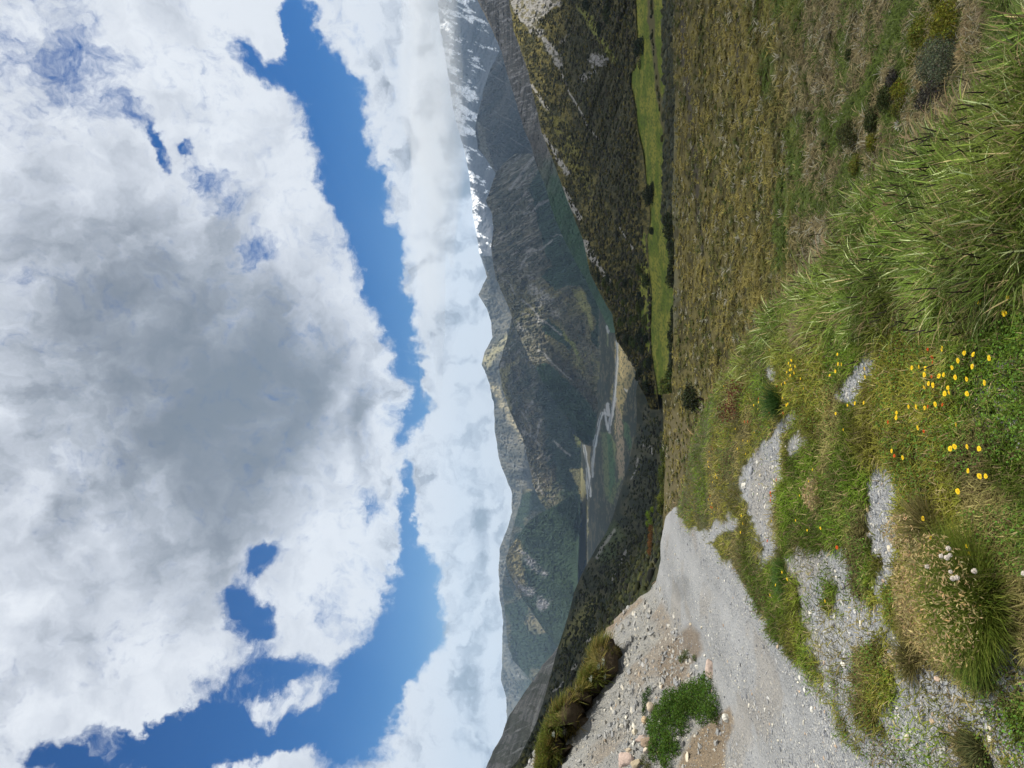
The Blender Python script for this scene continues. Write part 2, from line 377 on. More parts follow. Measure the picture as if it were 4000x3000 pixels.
def c_b(X, Y, t, rn, fine, pos):
    C = base_rock(X, Y, rn, fine, (0.055, 0.06, 0.035), (0.125, 0.11, 0.07))
    Xw, Yw = warpxy(X, Y, 12, 40, 71)
    fo = sstep(.1, -.12, t - .62 + .5 * (fbm(X / 50, Y / 50, 4, 72) - .5))
    C = lerpc(C, FOREST * (0.75 + .5 * fine[..., None]), fo)
    C = lerpc(C, (0.24, 0.22, 0.2), streaks(X, Y, -.75, 50, 7, 73, .6) * .65 * sstep(.45, .7, t))
    for l, w in (([(2035, 1605), (2050, 1630), (2066, 1650), (2072, 1690), (2064, 1720)], 4), ([(2110, 1640), (2098, 1690), (2088, 1712)], 9), ([(2032, 1680), (2075, 1700), (2110, 1740)], 7), ([(2165, 1725), (2200, 1760), (2226, 1780)], 6), ([(2090, 1850), (2108, 1905), (2120, 1930)], 6), ([(2055, 1610), (2064, 1590), (2080, 1570)], 6)):
        C = patch(C, w * .7 * (.4 + 1.2 * fbm(X / 16, Y / 16, 3, 87)) - linesd(l, *warpxy(X, Y, 6, 22, 74)), 2.6, (0.25, 0.24, 0.225), .85)
    C = patch(C, polysd([(2030, 1390), (1990, 1420), (1950, 1450), (1945, 1520), (1975, 1590), (2000, 1640), (1995, 1560), (1975, 1480), (2000, 1440)], Xw, Yw), 8, (0.19, 0.17, 0.07))
    C = patch(C, polysd([(2225, 1832), (2275, 1830), (2290, 1900), (2295, 2010), (2300, 2050), (2252, 2040), (2268, 1980), (2258, 1905), (2240, 1870)], Xw, Yw), 4, (0.30, 0.27, 0.13))
    C = patch(C, polysd([(2240, 1700), (2270, 1715), (2275, 1740), (2252, 1750), (2245, 1725)], Xw, Yw), 5, (0.19, 0.2, 0.07))
    return C
hillside('valley_mountain', [(2010, 1180, 5600), (1985, 1300, 5600), (1950, 1422, 5500), (1959, 1513, 5500), (1989, 1603, 5300), (2020, 1670, 5200), (2040, 1712, 5100), (2062, 1800, 5000), (2085, 1900, 4900), (2112, 1965, 4800), (2150, 2010, 4700), (2200, 2060, 4600)],
         [(2250, 1180, 4300), (2290, 1700, 4300), (2293, 1800, 4200), (2300, 2060, 4300)], 640, 190, 480, 75, c_b, (420, 2.2))

def c_dome(X, Y, t, rn, fine, pos):
    C = np.broadcast_to(FOREST, X.shape + (3,)) * (0.7 + .7 * fine[..., None])
    Xw, Yw = warpxy(X, Y, 14, 40, 81)
    C = patch(C, polysd([(2010, 2090), (1970, 2150), (1970, 2210), (2000, 2280), (2040, 2330), (2050, 2280), (2035, 2170), (2030, 2120)], Xw, Yw), 9, (0.13, 0.115, 0.06))
    sc = (fbm(X / 16, Y / 16, 4, 82, .65) > .46)
    for poly in ([(2020, 2150), (2045, 2155), (2090, 2190), (2140, 2240), (2130, 2255), (2080, 2225), (2040, 2190)], [(2010, 2255), (2050, 2290), (2095, 2300), (2080, 2330), (2040, 2325), (2015, 2290)], [(2100, 2330), (2155, 2350), (2140, 2375), (2110, 2390), (2095, 2360)]):
        C = patch(C, polysd(poly, Xw, Yw), 6, (0.30, 0.29, 0.30), .85) * 1.0 if False else lerpc(C, (0.19, 0.185, 0.20), sstep(-8, 8, polysd(poly, Xw, Yw)) * (0.2 + .6 * sc))
    return C
hillside('forested_mountain', [(2235, 1930, 4300), (2170, 1975, 4400), (2110, 2005, 4500), (2074, 2030, 4600), (2040, 2070, 4700), (2017, 2103, 4800), (1988, 2145, 5000), (1976, 2180, 5000), (1982, 2225, 5000), (2001, 2271, 5000), (2038, 2338, 5000), (2074, 2386, 4900), (2122, 2458, 4800), (2164, 2513, 4700), (2200, 2570, 4600)],
         [(2268, 1930, 3900), (2266, 2050, 3900), (2258, 2200, 3900), (2256, 2300, 3900), (2240, 2450, 4000), (2240, 2570, 4000)], 480, 150, 330, 83, c_dome, (420, 2.0), jit=3)

# the big mountain across the valley
def c_main(X, Y, t, rn, fine, pos):
    C = base_rock(X, Y, rn, fine, (0.040, 0.043, 0.028), (0.105, 0.098, 0.068))
    C = lerpc(C, (0.115, 0.105, 0.05), sstep(.42, .62, fbm(X / 80, Y / 80, 4, 90)) * sstep(1050, 1150, Y))
    st = streaks(X, Y, -.62, 46, 6, 91, .56)
    C = lerpc(C, (0.24, 0.22, 0.20), st * .7 * sstep(2160, 2050, X) * sstep(1230, 1000, Y))
    C = lerpc(C, (0.22, 0.21, 0.17), streaks(X, Y, -.3, 26, 7, 92, .62) * .6 * sstep(2250, 2150, X))
    Xw, Yw = warpxy(X, Y, 13, 34, 93)
    fcol = FOREST * (0.75 + .55 * fine[..., None]) * np.array((1.0, 1.15, 1.25))
    def fpatch(C, poly, k=1.0):
        return C + (fcol * k - C) * sstep(-3, 3, polysd(poly, Xw, Yw))[..., None]
    C = fpatch(C, [(2107, 655), (2060, 737), (2090, 800), (2111, 911), (2136, 1016), (2158, 1025), (2115, 1077), (2162, 1135), (2234, 1112), (2274, 1112), (2299, 1179), (2325, 1225), (2368, 1262), (2400, 1250), (2330, 1000), (2200, 800), (2150, 690)])
    C = fpatch(C, [(2296, 1165), (2311, 1225), (2332, 1256), (2329, 1286), (2308, 1300), (2318, 1340), (2335, 1364), (2343, 1350), (2338, 1307), (2368, 1292), (2375, 1270), (2340, 1180)], .8)
    C = fpatch(C, [(2140, 1245), (2180, 1280), (2215, 1335), (2232, 1355), (2222, 1375), (2190, 1330), (2150, 1310), (2115, 1290), (2110, 1265)])
    C = fpatch(C, [(2095, 1440), (2125, 1420), (2160, 1440), (2200, 1480), (2262, 1520), (2310, 1590), (2345, 1650), (2320, 1740), (2280, 1740), (2215, 1640), (2150, 1545)], 1.15)
    C = fpatch(C, [(2362, 1290), (2372, 1330), (2362, 1450), (2352, 1430), (2358, 1360)], .7)
    C = patch(C, polysd([(2080, 1310), (2120, 1370), (2170, 1430), (2230, 1500), (2300, 1570), (2318, 1600), (2330, 1560), (2260, 1450), (2180, 1370), (2120, 1310)], Xw, Yw), 12, DARKB, .8)
    C = patch(C, polysd([(2235, 1130), (2268, 1115), (2285, 1150), (2300, 1190), (2318, 1250), (2322, 1290), (2308, 1290), (2295, 1230), (2262, 1190)], Xw, Yw), 7, (0.21, 0.205, 0.075))
    C = patch(C, polysd([(2190, 1290), (2240, 1340), (2262, 1385), (2275, 1410), (2262, 1410), (2240, 1370), (2205, 1320)], Xw, Yw), 4, (0.16, 0.175, 0.05))
    C = lerpc(C, (0.15, 0.15, 0.065), sstep(.45, .6, fbm(X / 24, Y / 40, 4, 95)) * .6 * sstep(-8, 8, polysd([(2200, 1380), (2330, 1500), (2352, 1600), (2355, 1500), (2340, 1400), (2280, 1330)], X, Y)))
    dots = (fbm(X / 7, Y / 7, 2, 96) > .72) & (Y > 1120)
    C = lerpc(C, FOREST, dots * .7)
    Xl, Yl = warpxy(X, Y, 5, 20, 97)
    for l, w in (([(2045, 835), (2075, 825), (2105, 800), (2148, 778)], 7), ([(2030, 1055), (2058, 1000), (2080, 980), (2110, 975), (2158, 940)], 6), ([(2060, 985), (2075, 975), (2095, 980)], 11),
                 ([(2000, 640), (2030, 610), (2060, 575)], 3), ([(1990, 740), (2030, 690), (2060, 650), (2085, 615)], 10), ([(2020, 735), (2060, 690), (2105, 655)], 6), ([(1955, 700), (1975, 660), (2000, 630)], 4),
                 ([(2102, 1020), (2122, 1000)], 3), ([(2040, 1170), (2075, 1200), (2110, 1245), (2140, 1262), (2165, 1285), (2192, 1310)], 6.5), ([(2102, 1368), (2130, 1385), (2160, 1420), (2195, 1455), (2230, 1482)], 5),
                 ([(2160, 925), (2175, 915), (2225, 925)], 3), ([(1960, 1085), (1985, 1100), (2010, 1150)], 4), ([(2060, 1075), (2085, 1090)], 5), ([(2045, 1225), (2070, 1230)], 6)):
        C = patch(C, w * .62 * (.35 + 1.3 * fbm(X / 16, Y / 16, 3, 88)) - linesd(l, Xl, Yl), 2.6, (0.21, 0.205, 0.195), .85)
    brk = .2 + .8 * (fbm(X / 9, Y / 9, 3, 98) > .42)
    for poly in ([(2060, 1118), (2090, 1110), (2135, 1135), (2120, 1150), (2085, 1155), (2065, 1140)], [(2085, 1180), (2100, 1155), (2150, 1150), (2170, 1175), (2150, 1185), (2120, 1185), (2100, 1200)], [(2150, 1205), (2180, 1215), (2178, 1240), (2155, 1235)], [(2080, 1235), (2115, 1245), (2120, 1275), (2095, 1265)], [(2010, 1255), (2030, 1290), (2060, 1300), (2050, 1270)]):
        C = lerpc(C, (0.25, 0.245, 0.23), sstep(-7, 7, polysd(poly, Xw, Yw)) * brk * .8)
    return C
hillside('great_mountain', [(2010, 600, 5300), (1965, 640, 5200), (1941, 669, 5200), (1923, 724, 5100), (1900, 784, 5000), (1922, 844, 4900), (1925, 890, 4900), (1917, 965, 4800), (1926, 1030, 4700), (1938, 1090, 4600), (1965, 1151, 4500), (1989, 1200, 4400), (2023, 1304, 4200), (2070, 1402, 4000), (2104, 1460, 3900), (2150, 1541, 3800), (2179, 1587, 3700), (2220, 1639, 3650), (2255, 1703, 3600), (2278, 1737, 3550)],
         [(2380, 600, 2900), (2375, 1277, 2900), (2372, 1343, 2920), (2361, 1451, 3000), (2354, 1542, 3080), (2350, 1602, 3150), (2332, 1655, 3300), (2320, 1715, 3420), (2282, 1745, 3500)], 900, 260, 420, 99, c_main, (300, 2.3))

def c_grey(X, Y, t, rn, fine, pos):
    C = base_rock(X, Y, rn, fine, (0.06, 0.056, 0.05), (0.13, 0.12, 0.105))
    C = lerpc(C, (0.26, 0.25, 0.24), streaks(X, Y, -.5, 26, 6, 101, .55) * .75 * sstep(560, 420, Y))
    Xw, Yw = warpxy(X, Y, 8, 30, 103)
    fo = sstep(560, 800, Y + (X - 2100) * .4 + 120 * (fbm(X / 30, Y / 50, 4, 102) - .5))
    C = C + (FOREST * (.9 + .8 * fine[..., None]) * np.array((1.3, 1.5, 1.5)) - C) * fo[..., None]
    return patch(C, polysd([(1863, 0), (1870, 0), (1935, 140), (1945, 160), (1930, 150)], Xw, Yw), 6, (0.24, 0.2, 0.14))
hillside('scree_ridge', [(1850, -150, 2500), (1863, 0, 2400), (1911, 90, 2350), (1959, 199, 2300), (1983, 289, 2250), (2014, 392, 2200), (2044, 500, 2150), (2074, 567, 2100), (2098, 657, 2100), (2135, 742, 2050), (2165, 850, 2050), (2200, 930, 2050), (2240, 1010, 2100), (2290, 1100, 2150), (2340, 1200, 2250), (2385, 1300, 2350)],
         [(2060, -150, 1500), (2060, 0, 1500), (2180, 500, 1500), (2330, 900, 1600), (2420, 1300, 2000)], 640, 150, 110, 104, c_grey, (190, 1.3), jit=4)

# valley floor with its braided river
ZV = -285.0
def valley():
    nu, nv = 760, 260
    Yc = np.linspace(900, 2620, nu); X = np.linspace(2205, 2540, nv)[:, None] + 0 * Yc; Y = Yc[None, :] + 0 * X
    a, e = ray(X, Y); d = ZV / e
    zoff = 2.5 * (fbm(a * d / 120, d / 120, 4, 111) - .5)
    pos = np.stack([a * d, d, ZV + zoff], -1)
    Xw, Yw = warpxy(X, Y, 4, 30, 112); Xw2, Yw2 = warpxy(X, Y, 7, 16, 113)
    f = fbm(X / 5, Y / 26, 4, 114, .6)
    C = lerpc(np.broadcast_to(np.array((0.030, 0.033, 0.024)), X.shape + (3,)), (0.085, 0.078, 0.05), sstep(.5, .66, f))
    def pp(C, poly, c, amt=1, s=2):
        return patch(C, polysd(poly, Xw2, Yw2), s, c, amt)
    C = pp(C, [(2400, 1330), (2418, 1330), (2478, 1430), (2480, 1470), (2465, 1500), (2440, 1560), (2430, 1640), (2400, 1700), (2405, 1560), (2404, 1440)], (0.20, 0.165, 0.075))
    C = pp(C, [(2425, 1345), (2470, 1430), (2450, 1470), (2425, 1480), (2418, 1400)], (0.34, 0.27, 0.125), .9, 5)
    C = pp(C, [(2405, 1560), (2426, 1620), (2436, 1700), (2440, 1800), (2436, 1870), (2416, 1875), (2405, 1700)], (0.15, 0.125, 0.085))
    C = pp(C, [(2345, 1690), (2385, 1690), (2405, 1740), (2400, 1850), (2405, 1890), (2430, 1860), (2395, 1970), (2365, 1950), (2358, 1840), (2355, 1760)], (0.085, 0.10, 0.045))
    C = pp(C, [(2372, 1690), (2386, 1700), (2400, 1790), (2402, 1870), (2380, 1960), (2378, 1800)], (0.035, 0.075, 0.035), .9)
    C = pp(C, [(2436, 1640), (2455, 1660), (2468, 1730), (2460, 1760), (2440, 1700)], (0.05, 0.085, 0.04))
    C = pp(C, [(2280, 1740), (2308, 1740), (2306, 1850), (2298, 1900), (2292, 1820)], (0.17, 0.14, 0.075))
    C = pp(C, [(2222, 1832), (2275, 1830), (2288, 1900), (2297, 2010), (2297, 2080), (2290, 2180), (2272, 2235), (2252, 2180), (2254, 2060), (2268, 1980), (2258, 1905)], (0.31, 0.275, 0.125))
    C = pp(C, [(2297, 2030), (2292, 2060), (2294, 2110), (2286, 2100), (2288, 2030)], (0.4, 0.38, 0.32))
    C = pp(C, [(2387, 1500), (2394, 1500), (2392, 1580), (2378, 1560)], (0.17, 0.15, 0.075), .8)
    tree_rows = (fbm(X / 4, Y / 9, 3, 115) > .60)
    C = lerpc(C, (0.018, 0.028, 0.018), tree_rows * .75 * sstep(2320, 2345, X))
    gr = (0.36, 0.37, 0.37)
    for l, w, c in (([(2412, 1330), (2410, 1400), (2408, 1470), (2400, 1550), (2392, 1600), (2385, 1660)], 3.0, gr), ([(2402, 1560), (2390, 1610), (2378, 1660), (2380, 1690)], 4, (0.25, 0.26, 0.27)), ([(2372, 1580), (2375, 1620), (2360, 1612), (2350, 1618)], 4, gr), ([(2360, 1600), (2368, 1650), (2376, 1680)], 3, gr),
                    ([(2350, 1612), (2344, 1640), (2336, 1680), (2326, 1715), (2320, 1760), (2316, 1820), (2314, 1860)], 3, gr), ([(2328, 1705), (2322, 1740)], 5, (0.30, 0.33, 0.35)), ([(2279, 1731), (2286, 1770), (2294, 1810), (2299, 1860), (2303, 1910), (2307, 1940)], 3.2, (0.55, 0.55, 0.53)), ([(2290, 1830), (2293, 1900), (2295, 1950)], 1.6, gr),
                    ([(2370, 1275), (2374, 1300), (2380, 1290)], 3, gr), ([(2372, 1300), (2374, 1350)], 2, (0.15, 0.17, 0.08)), ([(2440, 1520), (2446, 1530), (2449, 1524)], 1.5, (.5, .5, .48))):
        C = patch(C, w * 1.5 * (.4 + 1.2 * fbm(X / 10, Y / 30, 3, 116)) - linesd(l, Xw, Yw), 2.4, c, .72)
    o = mk('valley_floor', pos.reshape(-1, 3), gridq(nv, nu), mat=M_FAR, col=C.reshape(-1, 3)); tag(o, kind='structure')
    # the great plain under everything, reaching past the mountains
    G = np.array([(-15500, -250, ZV - 30), (15500, -250, ZV - 30), (15500, 19500, ZV - 30), (-15500, 19500, ZV - 30)], float)
    o = mk('land', G, np.array([[0, 1, 2, 3]]), mat=pmat('land', attr=False, base=(0.06, 0.065, 0.04), var=((.002, .4),))); tag(o, kind='structure')
    # water
    def river(pts, w, name):
        L = []; 
        P = np.array([np.array(ray(x, y)) for x, y in pts])
        q = np.stack([P[:, 0] * ZV / P[:, 1], ZV / P[:, 1]], -1)
        tt = np.linspace(0, len(q) - 1, len(q) * 12); q = np.stack([np.interp(tt, range(len(q)), q[:, k]) for k in (0, 1)], -1)
        tn = np.gradient(q, axis=0); tn /= np.linalg.norm(tn, axis=1)[:, None] + 1e-9; nn = np.stack([-tn[:, 1], tn[:, 0]], -1)
        ww = w * (0.7 + .6 * fbm(tt, tt * 0 + 3, 3, 5))[:, None]
        V = np.concatenate([np.c_[q - nn * ww, np.full(len(q), ZV + 2.0)], np.c_[q + nn * ww, np.full(len(q), ZV + 2.0)]])
        n = len(q); f = np.stack([np.arange(n - 1), np.arange(1, n), n + np.arange(1, n), n + np.arange(n - 1)], -1)
        tag(mk(name, V, f, mat=M_WATER), kind='structure')
    river([(2412, 1335), (2409, 1400), (2404, 1480), (2396, 1560), (2386, 1640), (2379, 1690)], 5, 'river')
    river([(2352, 1610), (2343, 1640), (2332, 1690), (2322, 1740), (2316, 1820), (2314, 1855)], 5, 'river')
    river([(2280, 1733), (2288, 1780), (2297, 1850), (2303, 1905), (2306, 1935)], 8, 'river')
M_WATER = pmat('river_water', 0.15, 0.5, attr=False, base=(0.22, 0.26, 0.28))
valley()

# the long dark slope on the left, falling to the valley
def c_slope(X, Y, t, rn, fine, pos):
    f = fbm(X / 26, Y / 40, 5, 121, .6)
    C = lerpc(np.broadcast_to(np.array((0.016, 0.020, 0.011)), X.shape + (3,)), (0.045, 0.044, 0.023), sstep(.4, .68, f))
    Xw, Yw = warpxy(X, Y, 12, 36, 122)
    C = patch(C, polysd([(2180, 2530), (2230, 2420), (2290, 2350), (2340, 2330), (2320, 2400), (2260, 2480), (2200, 2540)], Xw, Yw), 14, (0.11, 0.105, 0.035), .8)
    C = patch(C, polysd([(2330, 2190), (2360, 2080), (2400, 2030), (2440, 2100), (2380, 2200)], Xw, Yw), 14, (0.05, 0.07, 0.025), .6)
    for l, w in (([(2330, 2180), (2360, 2130), (2400, 2070)], 5), ([(2395, 2265), (2420, 2210), (2450, 2150)], 5), ([(2295, 2510), (2320, 2470), (2345, 2450)], 7), ([(2160, 2700), (2200, 2670), (2215, 2640)], 4), ([(2220, 2640), (2250, 2600)], 5), ([(2466, 1870), (2485, 1830), (2490, 1790)], 3), ([(2515, 1740), (2540, 1745), (2550, 1770)], 5)):
        C = patch(C, w - linesd(l, *warpxy(X, Y, 7, 20, 123)), 3, (0.19, 0.185, 0.17), .85)
    return C
slope_o, slope_at = hillside('shrubby_slope', [(1990, 3200, 160), (1995, 3000, 180), (2026, 2965, 200), (2086, 2844, 280), (2122, 2742, 340), (2150, 2640, 420), (2176, 2543, 500), (2219, 2410, 620), (2243, 2314, 720), (2279, 2229, 850), (2330, 2139, 1000), (2370, 2078, 1150), (2395, 2018, 1250), (2410, 1965, 1300), (2436, 1874, 1350), (2458, 1800, 1350), (2476, 1720, 1250), (2486, 1663, 1150), (2488, 1600, 900), (2484, 1525, 700), (2500, 1450, 500), (2520, 1350, 420)],
         [(2330, 3200, 45), (2400, 2900, 45), (2500, 2600, 50), (2590, 2300, 70), (2612, 2120, 110), (2606, 2000, 168), (2606, 1700, 172), (2630, 1560, 190), (2640, 1350, 210)], 800, 260, 26, 124, c_slope, (22, 3.0), prof=1.0, jit=2, octv=7)
def c_bare(X, Y, t, rn, fine, pos):
    C = base_rock(X, Y, rn, fine, (0.09, 0.085, 0.07), (0.20, 0.19, 0.165))
    C = lerpc(C, (0.05, 0.052, 0.03), sstep(.5, .6, fbm(X / 40, Y / 40, 4, 131)) * .6)
    return lerpc(C, (0.3, 0.29, 0.27), streaks(X, Y, -.5, 60, 7, 132, .62) * .6)
hillside('bare_ridge', [(1850, 3200, 1500), (1899, 3000, 1600), (1923, 2935, 1650), (1959, 2880, 1700), (1989, 2796, 1750), (2038, 2718, 1800), (2086, 2651, 1900), (2122, 2597, 2000), (2164, 2549, 2100), (2182, 2519, 2200), (2215, 2440, 2400), (2250, 2350, 2600)],
         [(2120, 3200, 700), (2120, 3000, 700), (2200, 2600, 900), (2290, 2350, 1200)], 460, 130, 60, 133, c_bare, (170, 1.0), jit=5)

# the shrub-covered hill on the right
def c_hill(X, Y, t, rn, fine, pos):
    f = fbm(X / 14, Y / 14, 5, 141, .65)
    C = lerpc(np.broadcast_to(np.array((0.035, 0.035, 0.016)), X.shape + (3,)), (0.105, 0.09, 0.03), sstep(.38, .66, f))
    Xw, Yw = warpxy(X, Y, 14, 36, 142)
    C = lerpc(C, (0.035, 0.036, 0.022), .75 * sstep(-40, 40, polysd([(2230, 0), (2180, 250), (2260, 450), (2330, 700), (2400, 900), (2480, 800), (2470, 300), (2450, 0)], Xw, Yw)))
    sc = .25 + .75 * (fbm(X / 10, Y / 10, 3, 143) > .45)
    for poly in ([(1992, -20), (2010, 60), (2040, 95), (2075, 130), (2110, 80), (2190, 15), (2190, -20)], [(2115, 120), (2150, 170), (2200, 230), (2192, 280), (2165, 240), (2130, 190), (2090, 110)], [(2190, 170), (2225, 130), (2215, 160), (2160, 185)],
                 [(2290, 230), (2320, 200), (2380, 225), (2370, 260), (2310, 260)], [(2260, 300), (2330, 270), (2320, 310), (2280, 320)]):
        C = lerpc(C, (0.19, 0.185, 0.175), sstep(-5, 5, polysd(poly, Xw, Yw)) * sc)
    for l, w in (([(2195, 290), (2230, 370), (2260, 420), (2300, 500), (2340, 545)], 3.2), ([(2078, 335), (2110, 385), (2140, 430)], 5), ([(2125, 530), (2150, 570), (2200, 650)], 6), ([(2168, 590), (2190, 640), (2220, 680)], 9), ([(2200, 740), (2230, 800), (2265, 850)], 9), ([(2285, 950), (2310, 1000), (2330, 1030)], 13), ([(2320, 1000), (2350, 1060), (2390, 1110)], 7), ([(2400, 860), (2440, 920), (2470, 970)], 3)):
        C = patch(C, w - linesd(l, *warpxy(X, Y, 7, 20, 144)), 3, (0.25, 0.24, 0.22), .9)
    C = patch(C, polysd([(2250, 20), (2310, 60), (2340, 130), (2390, 200), (2410, 240), (2395, 250), (2350, 180), (2290, 100)], Xw, Yw), 8, (0.15, 0.16, 0.04), .8)
    C = lerpc(C, (0.12, 0.115, 0.03), .7 * sstep(-20, 20, polysd([(2130, 430), (2230, 480), (2280, 640), (2360, 800), (2380, 860), (2330, 800), (2250, 700), (2170, 560)], Xw, Yw)) * sstep(.4, .6, f))
    return C
def on_meadow(l): return [(x, y, 43.6 / -float(ray(x, y)[1])) for x, y, d in l]
hill_o, hill_at = hillside('shrubby_hill', [(1972, -200, 980), (1989, 0, 950), (2007, 121, 900), (2062, 277, 840), (2086, 386, 800), (2116, 519, 760), (2152, 609, 730), (2212, 772, 600), (2279, 941, 500), (2303, 1060, 430), (2340, 1140, 390), (2393, 1229, 345), (2405, 1326, 315), (2478, 1434, 285), (2502, 1512, 262), (2544, 1600, 240)],
         on_meadow([(2470, -200, 1), (2480, 0, 1), (2488, 150, 1), (2500, 225, 1), (2462, 290, 1), (2462, 335, 1), (2484, 420, 1), (2491, 510, 1), (2512, 600, 1), (2525, 720, 1), (2538, 800, 1), (2540, 870, 1), (2528, 930, 1), (2536, 1060, 1), (2545, 1130, 1), (2540, 1300, 1), (2545, 1400, 1), (2560, 1480, 1), (2575, 1600, 1)]), 900, 330, 46, 145, c_hill, (95, 2.0), prof=1.0, jit=3)

# meadow between the hill and the terrace
def meadow():
    nu, nv = 520, 130
    Yc = np.linspace(-300, 1540, nu); X0 = np.maximum(2440, np.interp(Yc, [941, 1060, 1140, 1229, 1326, 1434, 1512, 1600], [2320, 2350, 2390, 2440, 2465, 2515, 2540, 2570]))
    X = X0 + (2690 - X0) * np.linspace(0, 1, nv)[:, None]; Y = Yc[None, :] + 0 * X
    Zm = -44.0
    a, e = ray(X, Y); d = Zm / e
    pos = np.stack([a * d, d, Zm + 1.2 * (fbm(a * d / 30, d / 30, 4, 151) - .5)], -1)
    f = fbm(X / 12, Y / 60, 5, 152, .6); f2 = fbm(X / 3, Y / 6, 3, 153)
    C = lerpc(np.broadcast_to(np.array((0.088, 0.118, 0.016)), X.shape + (3,)), (0.18, 0.178, 0.032), sstep(.35, .65, f))
    C = lerpc(C, (0.05, 0.07, 0.015), sstep(.50, .64, f2) * .75)
    Xw, Yw = warpxy(X, Y, 7, 40, 154)
    C = patch(C, polysd([(2518, -300), (2530, 100), (2548, 220), (2560, 330), (2572, 420), (2585, 500), (2592, 560), (2604, 500), (2585, 380), (2570, 260), (2556, 120), (2545, -300)], Xw, Yw), 4, (0.085, 0.075, 0.035))
    C = patch(C, polysd([(2592, -300), (2595, 300), (2598, 700), (2600, 900), (2690, 900), (2690, -300)], Xw, Yw), 4, (0.06, 0.062, 0.035))
    tag(mk('meadow', pos.reshape(-1, 3), gridq(nv, nu), mat=M_FAR, col=C.reshape(-1, 3)), kind='structure')
meadow()

# ------------------------------------------------------------------ tussock terrace below the road
TZ = np.array([(2, -5.2), (8, -6.4), (13, -8.0), (17, -9.7), (24, -12.9), (28, -14.0), (37, -16.0), (61, -20.0), (100, -24.0), (126, -25.8), (134, -26.4), (142, -28.5), (160, -38), (200, -46), (240, -50)])
def zt(x, y):
    z = np.interp(y, TZ[:, 0], TZ[:, 1])
    z = np.where((x < -2) & (y > 105) & (y < 141), np.maximum(z, -25.4 - .006 * (y - 105)), z)
    k = np.clip(y, 6, 60) / 60
    z = z + k * 1.3 * (fbm(x / 9, y / 6, 4, 161) - .5) + 0.35 * (fbm(x / 2.2, y / 1.6, 4, 162) - .5) + np.clip(y / 60, .2, 1) * 1.3 * (ridged(x / 55 + y / 60, y / 16, 3, 163) - .5)
    return z
def terrace_color(X, Y, x, y):
    f = fbm(X / 20, Y / 34, 5, 171, .62); g = fbm(X / 60, Y / 130, 4, 172)
    C = lerpc(np.broadcast_to(np.array((0.034, 0.031, 0.014)), X.shape + (3,)), (0.080, 0.070, 0.028), sstep(.35, .65, f))
    near = sstep(3000, 3200, X)                                        # greyer straw near the foot of the bank
    C = lerpc(C, (0.150, 0.128, 0.085), near * .75 * sstep(.3, .6, f))
    Xw, Yw = warpxy(X, Y, 26, 70, 173)
    gr = sstep(.52, .64, g) * sstep(2960, 3080, X)
    C = lerpc(C, (0.062, 0.098, 0.022), gr * .7)
    for poly in ([(3590, -60), (3560, 60), (3470, 230), (3400, 400), (3340, 470), (3290, 560), (3235, 690), (3215, 680), (3260, 540), (3310, 400), (3370, 330), (3430, 200), (3520, -60)], [(3130, -60), (3200, -60), (3190, 60), (3150, 100)], [(3180, 390), (3230, 430), (3280, 560), (3250, 600), (3215, 500)]):
        C = patch(C, polysd(poly, Xw, Yw), 12, (0.055, 0.080, 0.022), .75)
    C = patch(C, polysd([(2600, -300), (2600, 400), (2612, 700), (2616, 1100), (2622, 1300), (2650, 1250), (2650, 800), (2640, 400), (2625, -300)], Xw, Yw), 8, (0.075, 0.078, 0.055), .5)
    for poly in ([(2660, -300), (2672, 100), (2695, 300), (2705, 450), (2728, 650), (2735, 850), (2755, 1000), (2738, 1000), (2716, 800), (2700, 600), (2685, 430), (2660, 250), (2640, -300)], [(2880, -300), (2890, 200), (2878, 420), (2866, 430), (2872, 200)]):
        C = patch(C, polysd(poly, *warpxy(X, Y, 5, 40, 174)), 4, (0.034, 0.031, 0.024), .9)
    C = patch(C, polysd([(2600, 1640), (2640, 1600), (2680, 1640), (2680, 2100), (2590, 2100)], Xw, Yw), 6, (0.085, 0.074, 0.040), .9)
    return C
def terrace():
    na, nd = 620, 460
    a = np.tan(np.linspace(R(-24), R(44), na)); y = np.exp(np.linspace(math.log(3.0), math.log(240), nd))[:, None]
    x = a * y; y = y + 0 * x; z = zt(x, y)
    X, Y = project(x, y, z)
    C = terrace_color(X, Y, x, y)
    tag(mk('terrace', np.stack([x, y, z], -1).reshape(-1, 3), gridq(nd, na), mat=pmat('terrace_ground', .95, .05, var=((3, .25),), bump=(((2, .7), (9, .3)), .6, .2)), col=C.reshape(-1, 3)), kind='structure')
terrace()
def hit(zf, X, Y, d0, d1, n=400):
    """where the ray of a photo pixel meets the height field zf"""
    X = np.atleast_1d(np.asarray(X, float)); Y = np.atleast_1d(np.asarray(Y, float))
    a, e = ray(X, Y); d = np.exp(np.linspace(math.log(d0), math.log(d1), n))[:, None]
    below = zf(a * d + 0 * d, d + 0 * a) >= e * d
    i = np.argmax(below, 0); ok = below.any(0); i = np.maximum(i, 1)
    lo = d[i - 1, 0]; hi = d[i, 0]
    for _ in range(14):
        m = (lo + hi) / 2; b = zf(a * m, m) >= e * m
        hi = np.where(b, m, hi); lo = np.where(b, lo, m)
    return np.stack([a * hi, hi, zf(a * hi, hi)], -1), ok

